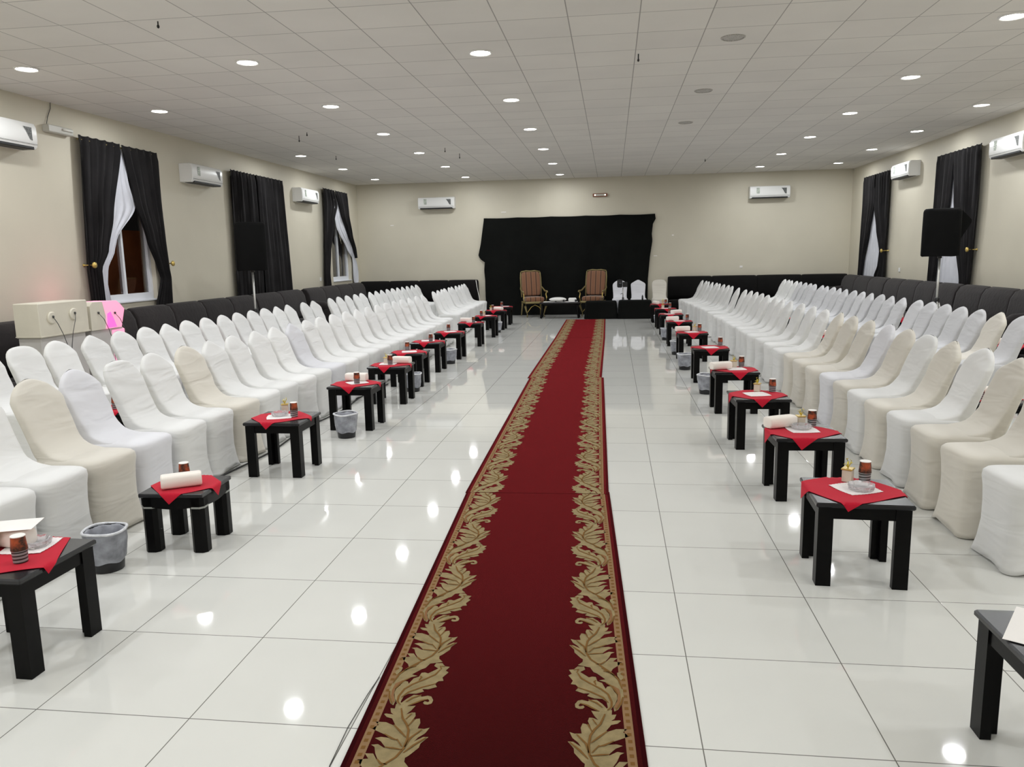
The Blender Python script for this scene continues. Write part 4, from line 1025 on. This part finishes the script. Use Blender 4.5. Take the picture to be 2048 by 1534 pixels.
m = MB(); m.box((0, 0, .045), (.2, .12, .09), .02); o = m.build('tissue_box', W['wht_cloth'], loc=(-.99, 19.60, .412)); tag(o, 'white boxy tissue pack on the coffee table, right', 'tissues')
for k, (x, y) in enumerate([(-1.40, 19.45), (-1.20, 19.45), (-.90, 19.46)]):
    m = MB(); m.lathe([(.022, 0), (.024, .002), (.026, .05), (.02, .052), (.001, .045)], 12); o = m.build('small_cup', W['screen'], smooth=True, loc=(x, y, .412)); tag(o, 'small dark cup on the coffee table, %s' % ('leftmost', 'middle', 'rightmost')[k], 'cup', 'small dark cups on the coffee table')
# two low tables under black cloth
def draped(x, y, w, d, h, seed, lb):
    rings = []; n = 60; rnd = random.Random(seed); ph = rnd.uniform(0, 6)
    for z, k, a in ((.003, 1.04, .022), (.1, 1.02, .018), (.25, 1.0, .012), (h - .05, .985, .004), (h - .015, .965, 0), (h, .9, 0), (h + .004, .3, 0)):
        r = []
        for i, (px, py) in enumerate(rounded(w / 2, d / 2, n, .16)):
            q = k + a * math.sin(i * 1.7 + ph) + a * .7 * math.sin(i * .63 + ph * 2)
            r.append((px * q, py * q, z))
        rings.append(r)
    m = MB(); m.loft(rings); o = m.build('draped_table', W['black_cloth'], smooth=True, loc=(x, y, 0), angle=60); tag(o, lb, 'table', 'black draped low tables'); return o
draped(-.27, 19.30, .78, .42, .43, 1, 'low table under black cloth at the carpet end, left')
draped(.557, 19.28, .81, .46, .44, 2, 'low table under black cloth before the covered chairs, right')
m = MB(); m.lathe([(.02, 0), (.022, .003), (.02, .09), (.012, .10), (.012, .12)], 12); o = m.build('bottle', W['screen'], smooth=True, loc=(.74, 19.3, .4455)); tag(o, 'small dark bottle on the right draped table', 'bottle')
m = MB(); m.tube([(-3.50, 19.94, .97), (-3.475, 19.92, .80), (-3.41, 19.88, .50), (-3.32, 19.82, .008)], .007, 8)
o = m.build('walking_cane', W['cup_rim'], smooth=True); tag(o, 'thin pale cane leaning by the backdrop left edge', 'cane')
# video camera on its tripod
t = empty('camera_tripod', (.27, 19.565, 0), 0, 'dark camera tripod behind the draped table, between chairs', 'tripod')
m = MB(); m.tube([(0, 0, .45), (0, 0, .74)], .013, 10); m.build('column', W['steel'], t, smooth=True)
for k in range(3):
    a = k * 2 * PI / 3 + .5
    m = MB(); m.tube([(.02 * math.cos(a), .02 * math.sin(a), .5), (.03 * math.cos(a), .03 * math.sin(a), .004)], .007, 8); m.build('leg', W['screen'], t, smooth=True)
m = MB(); m.tube([(0, 0, .60), (-.06, -.03, .58)], .007, 6); m.build('pan_handle', W['screen'], t, smooth=True)
t = empty('video_camera', (.22, 19.565, .745), 0, 'dark video camera with flip screen on the tripod', 'camera')
m = MB(); m.box((-.03, 0, .095), (.13, .20, .19), .02); m.build('body', W['screen'], t)
m = MB(); m.box((.10, .0, .07), (.12, .03, .13), .008); m.build('flip_screen', W['screen'], t)
m = MB(); m.tube([(-.02, -.1, .09), (-.02, -.16, .09)], .035, 14); m.build('lens', W['screen'], t, smooth=True)
m = MB(); m.tube([(-.03, -.06, .16), (-.03, -.05, .195), (-.03, .06, .195), (-.03, .07, .16)], .01, 8); m.build('handle', W['screen'], t, smooth=True)

# ------------------------------------------------------------------ world, camera, render look
w = bpy.data.worlds.new('night'); SC.world = w; w.use_nodes = True
w.node_tree.nodes['Background'].inputs[0].default_value = (.012, .011, .010, 1); w.node_tree.nodes['Background'].inputs[1].default_value = .6
p_, ya, ro = .163, .1303, -.0205
d = Vector((-math.sin(ya) * math.cos(p_), math.cos(ya) * math.cos(p_), -math.sin(p_)))
r0 = Vector((math.cos(ya), math.sin(ya), 0)); u0 = r0.cross(d)
r = math.cos(ro) * r0 + math.sin(ro) * u0; u = -math.sin(ro) * r0 + math.cos(ro) * u0
cd = bpy.data.cameras.new('camera'); cd.sensor_width = 36; cd.lens = 1546.69 / 2048 * 36; cd.clip_end = 100; cd.clip_start = .05
co = bpy.data.objects.new('camera', cd); COL.objects.link(co)
M = Matrix((( r.x, u.x, -d.x, 0), (r.y, u.y, -d.y, 0), (r.z, u.z, -d.z, 1.5633), (0, 0, 0, 1)))
co.matrix_world = M
SC.camera = co
SC.view_settings.view_transform = 'Standard'; SC.view_settings.look = 'None'; SC.view_settings.gamma = 1; SC.view_settings.use_curve_mapping = False
SC.view_settings.exposure = -0.76
SC.cycles.max_bounces = 8; SC.cycles.diffuse_bounces = 5; SC.cycles.glossy_bounces = 4; SC.cycles.transmission_bounces = 6
SC.cycles.sample_clamp_indirect = 6; SC.cycles.use_light_tree = True
SC.cycles.use_denoising = True
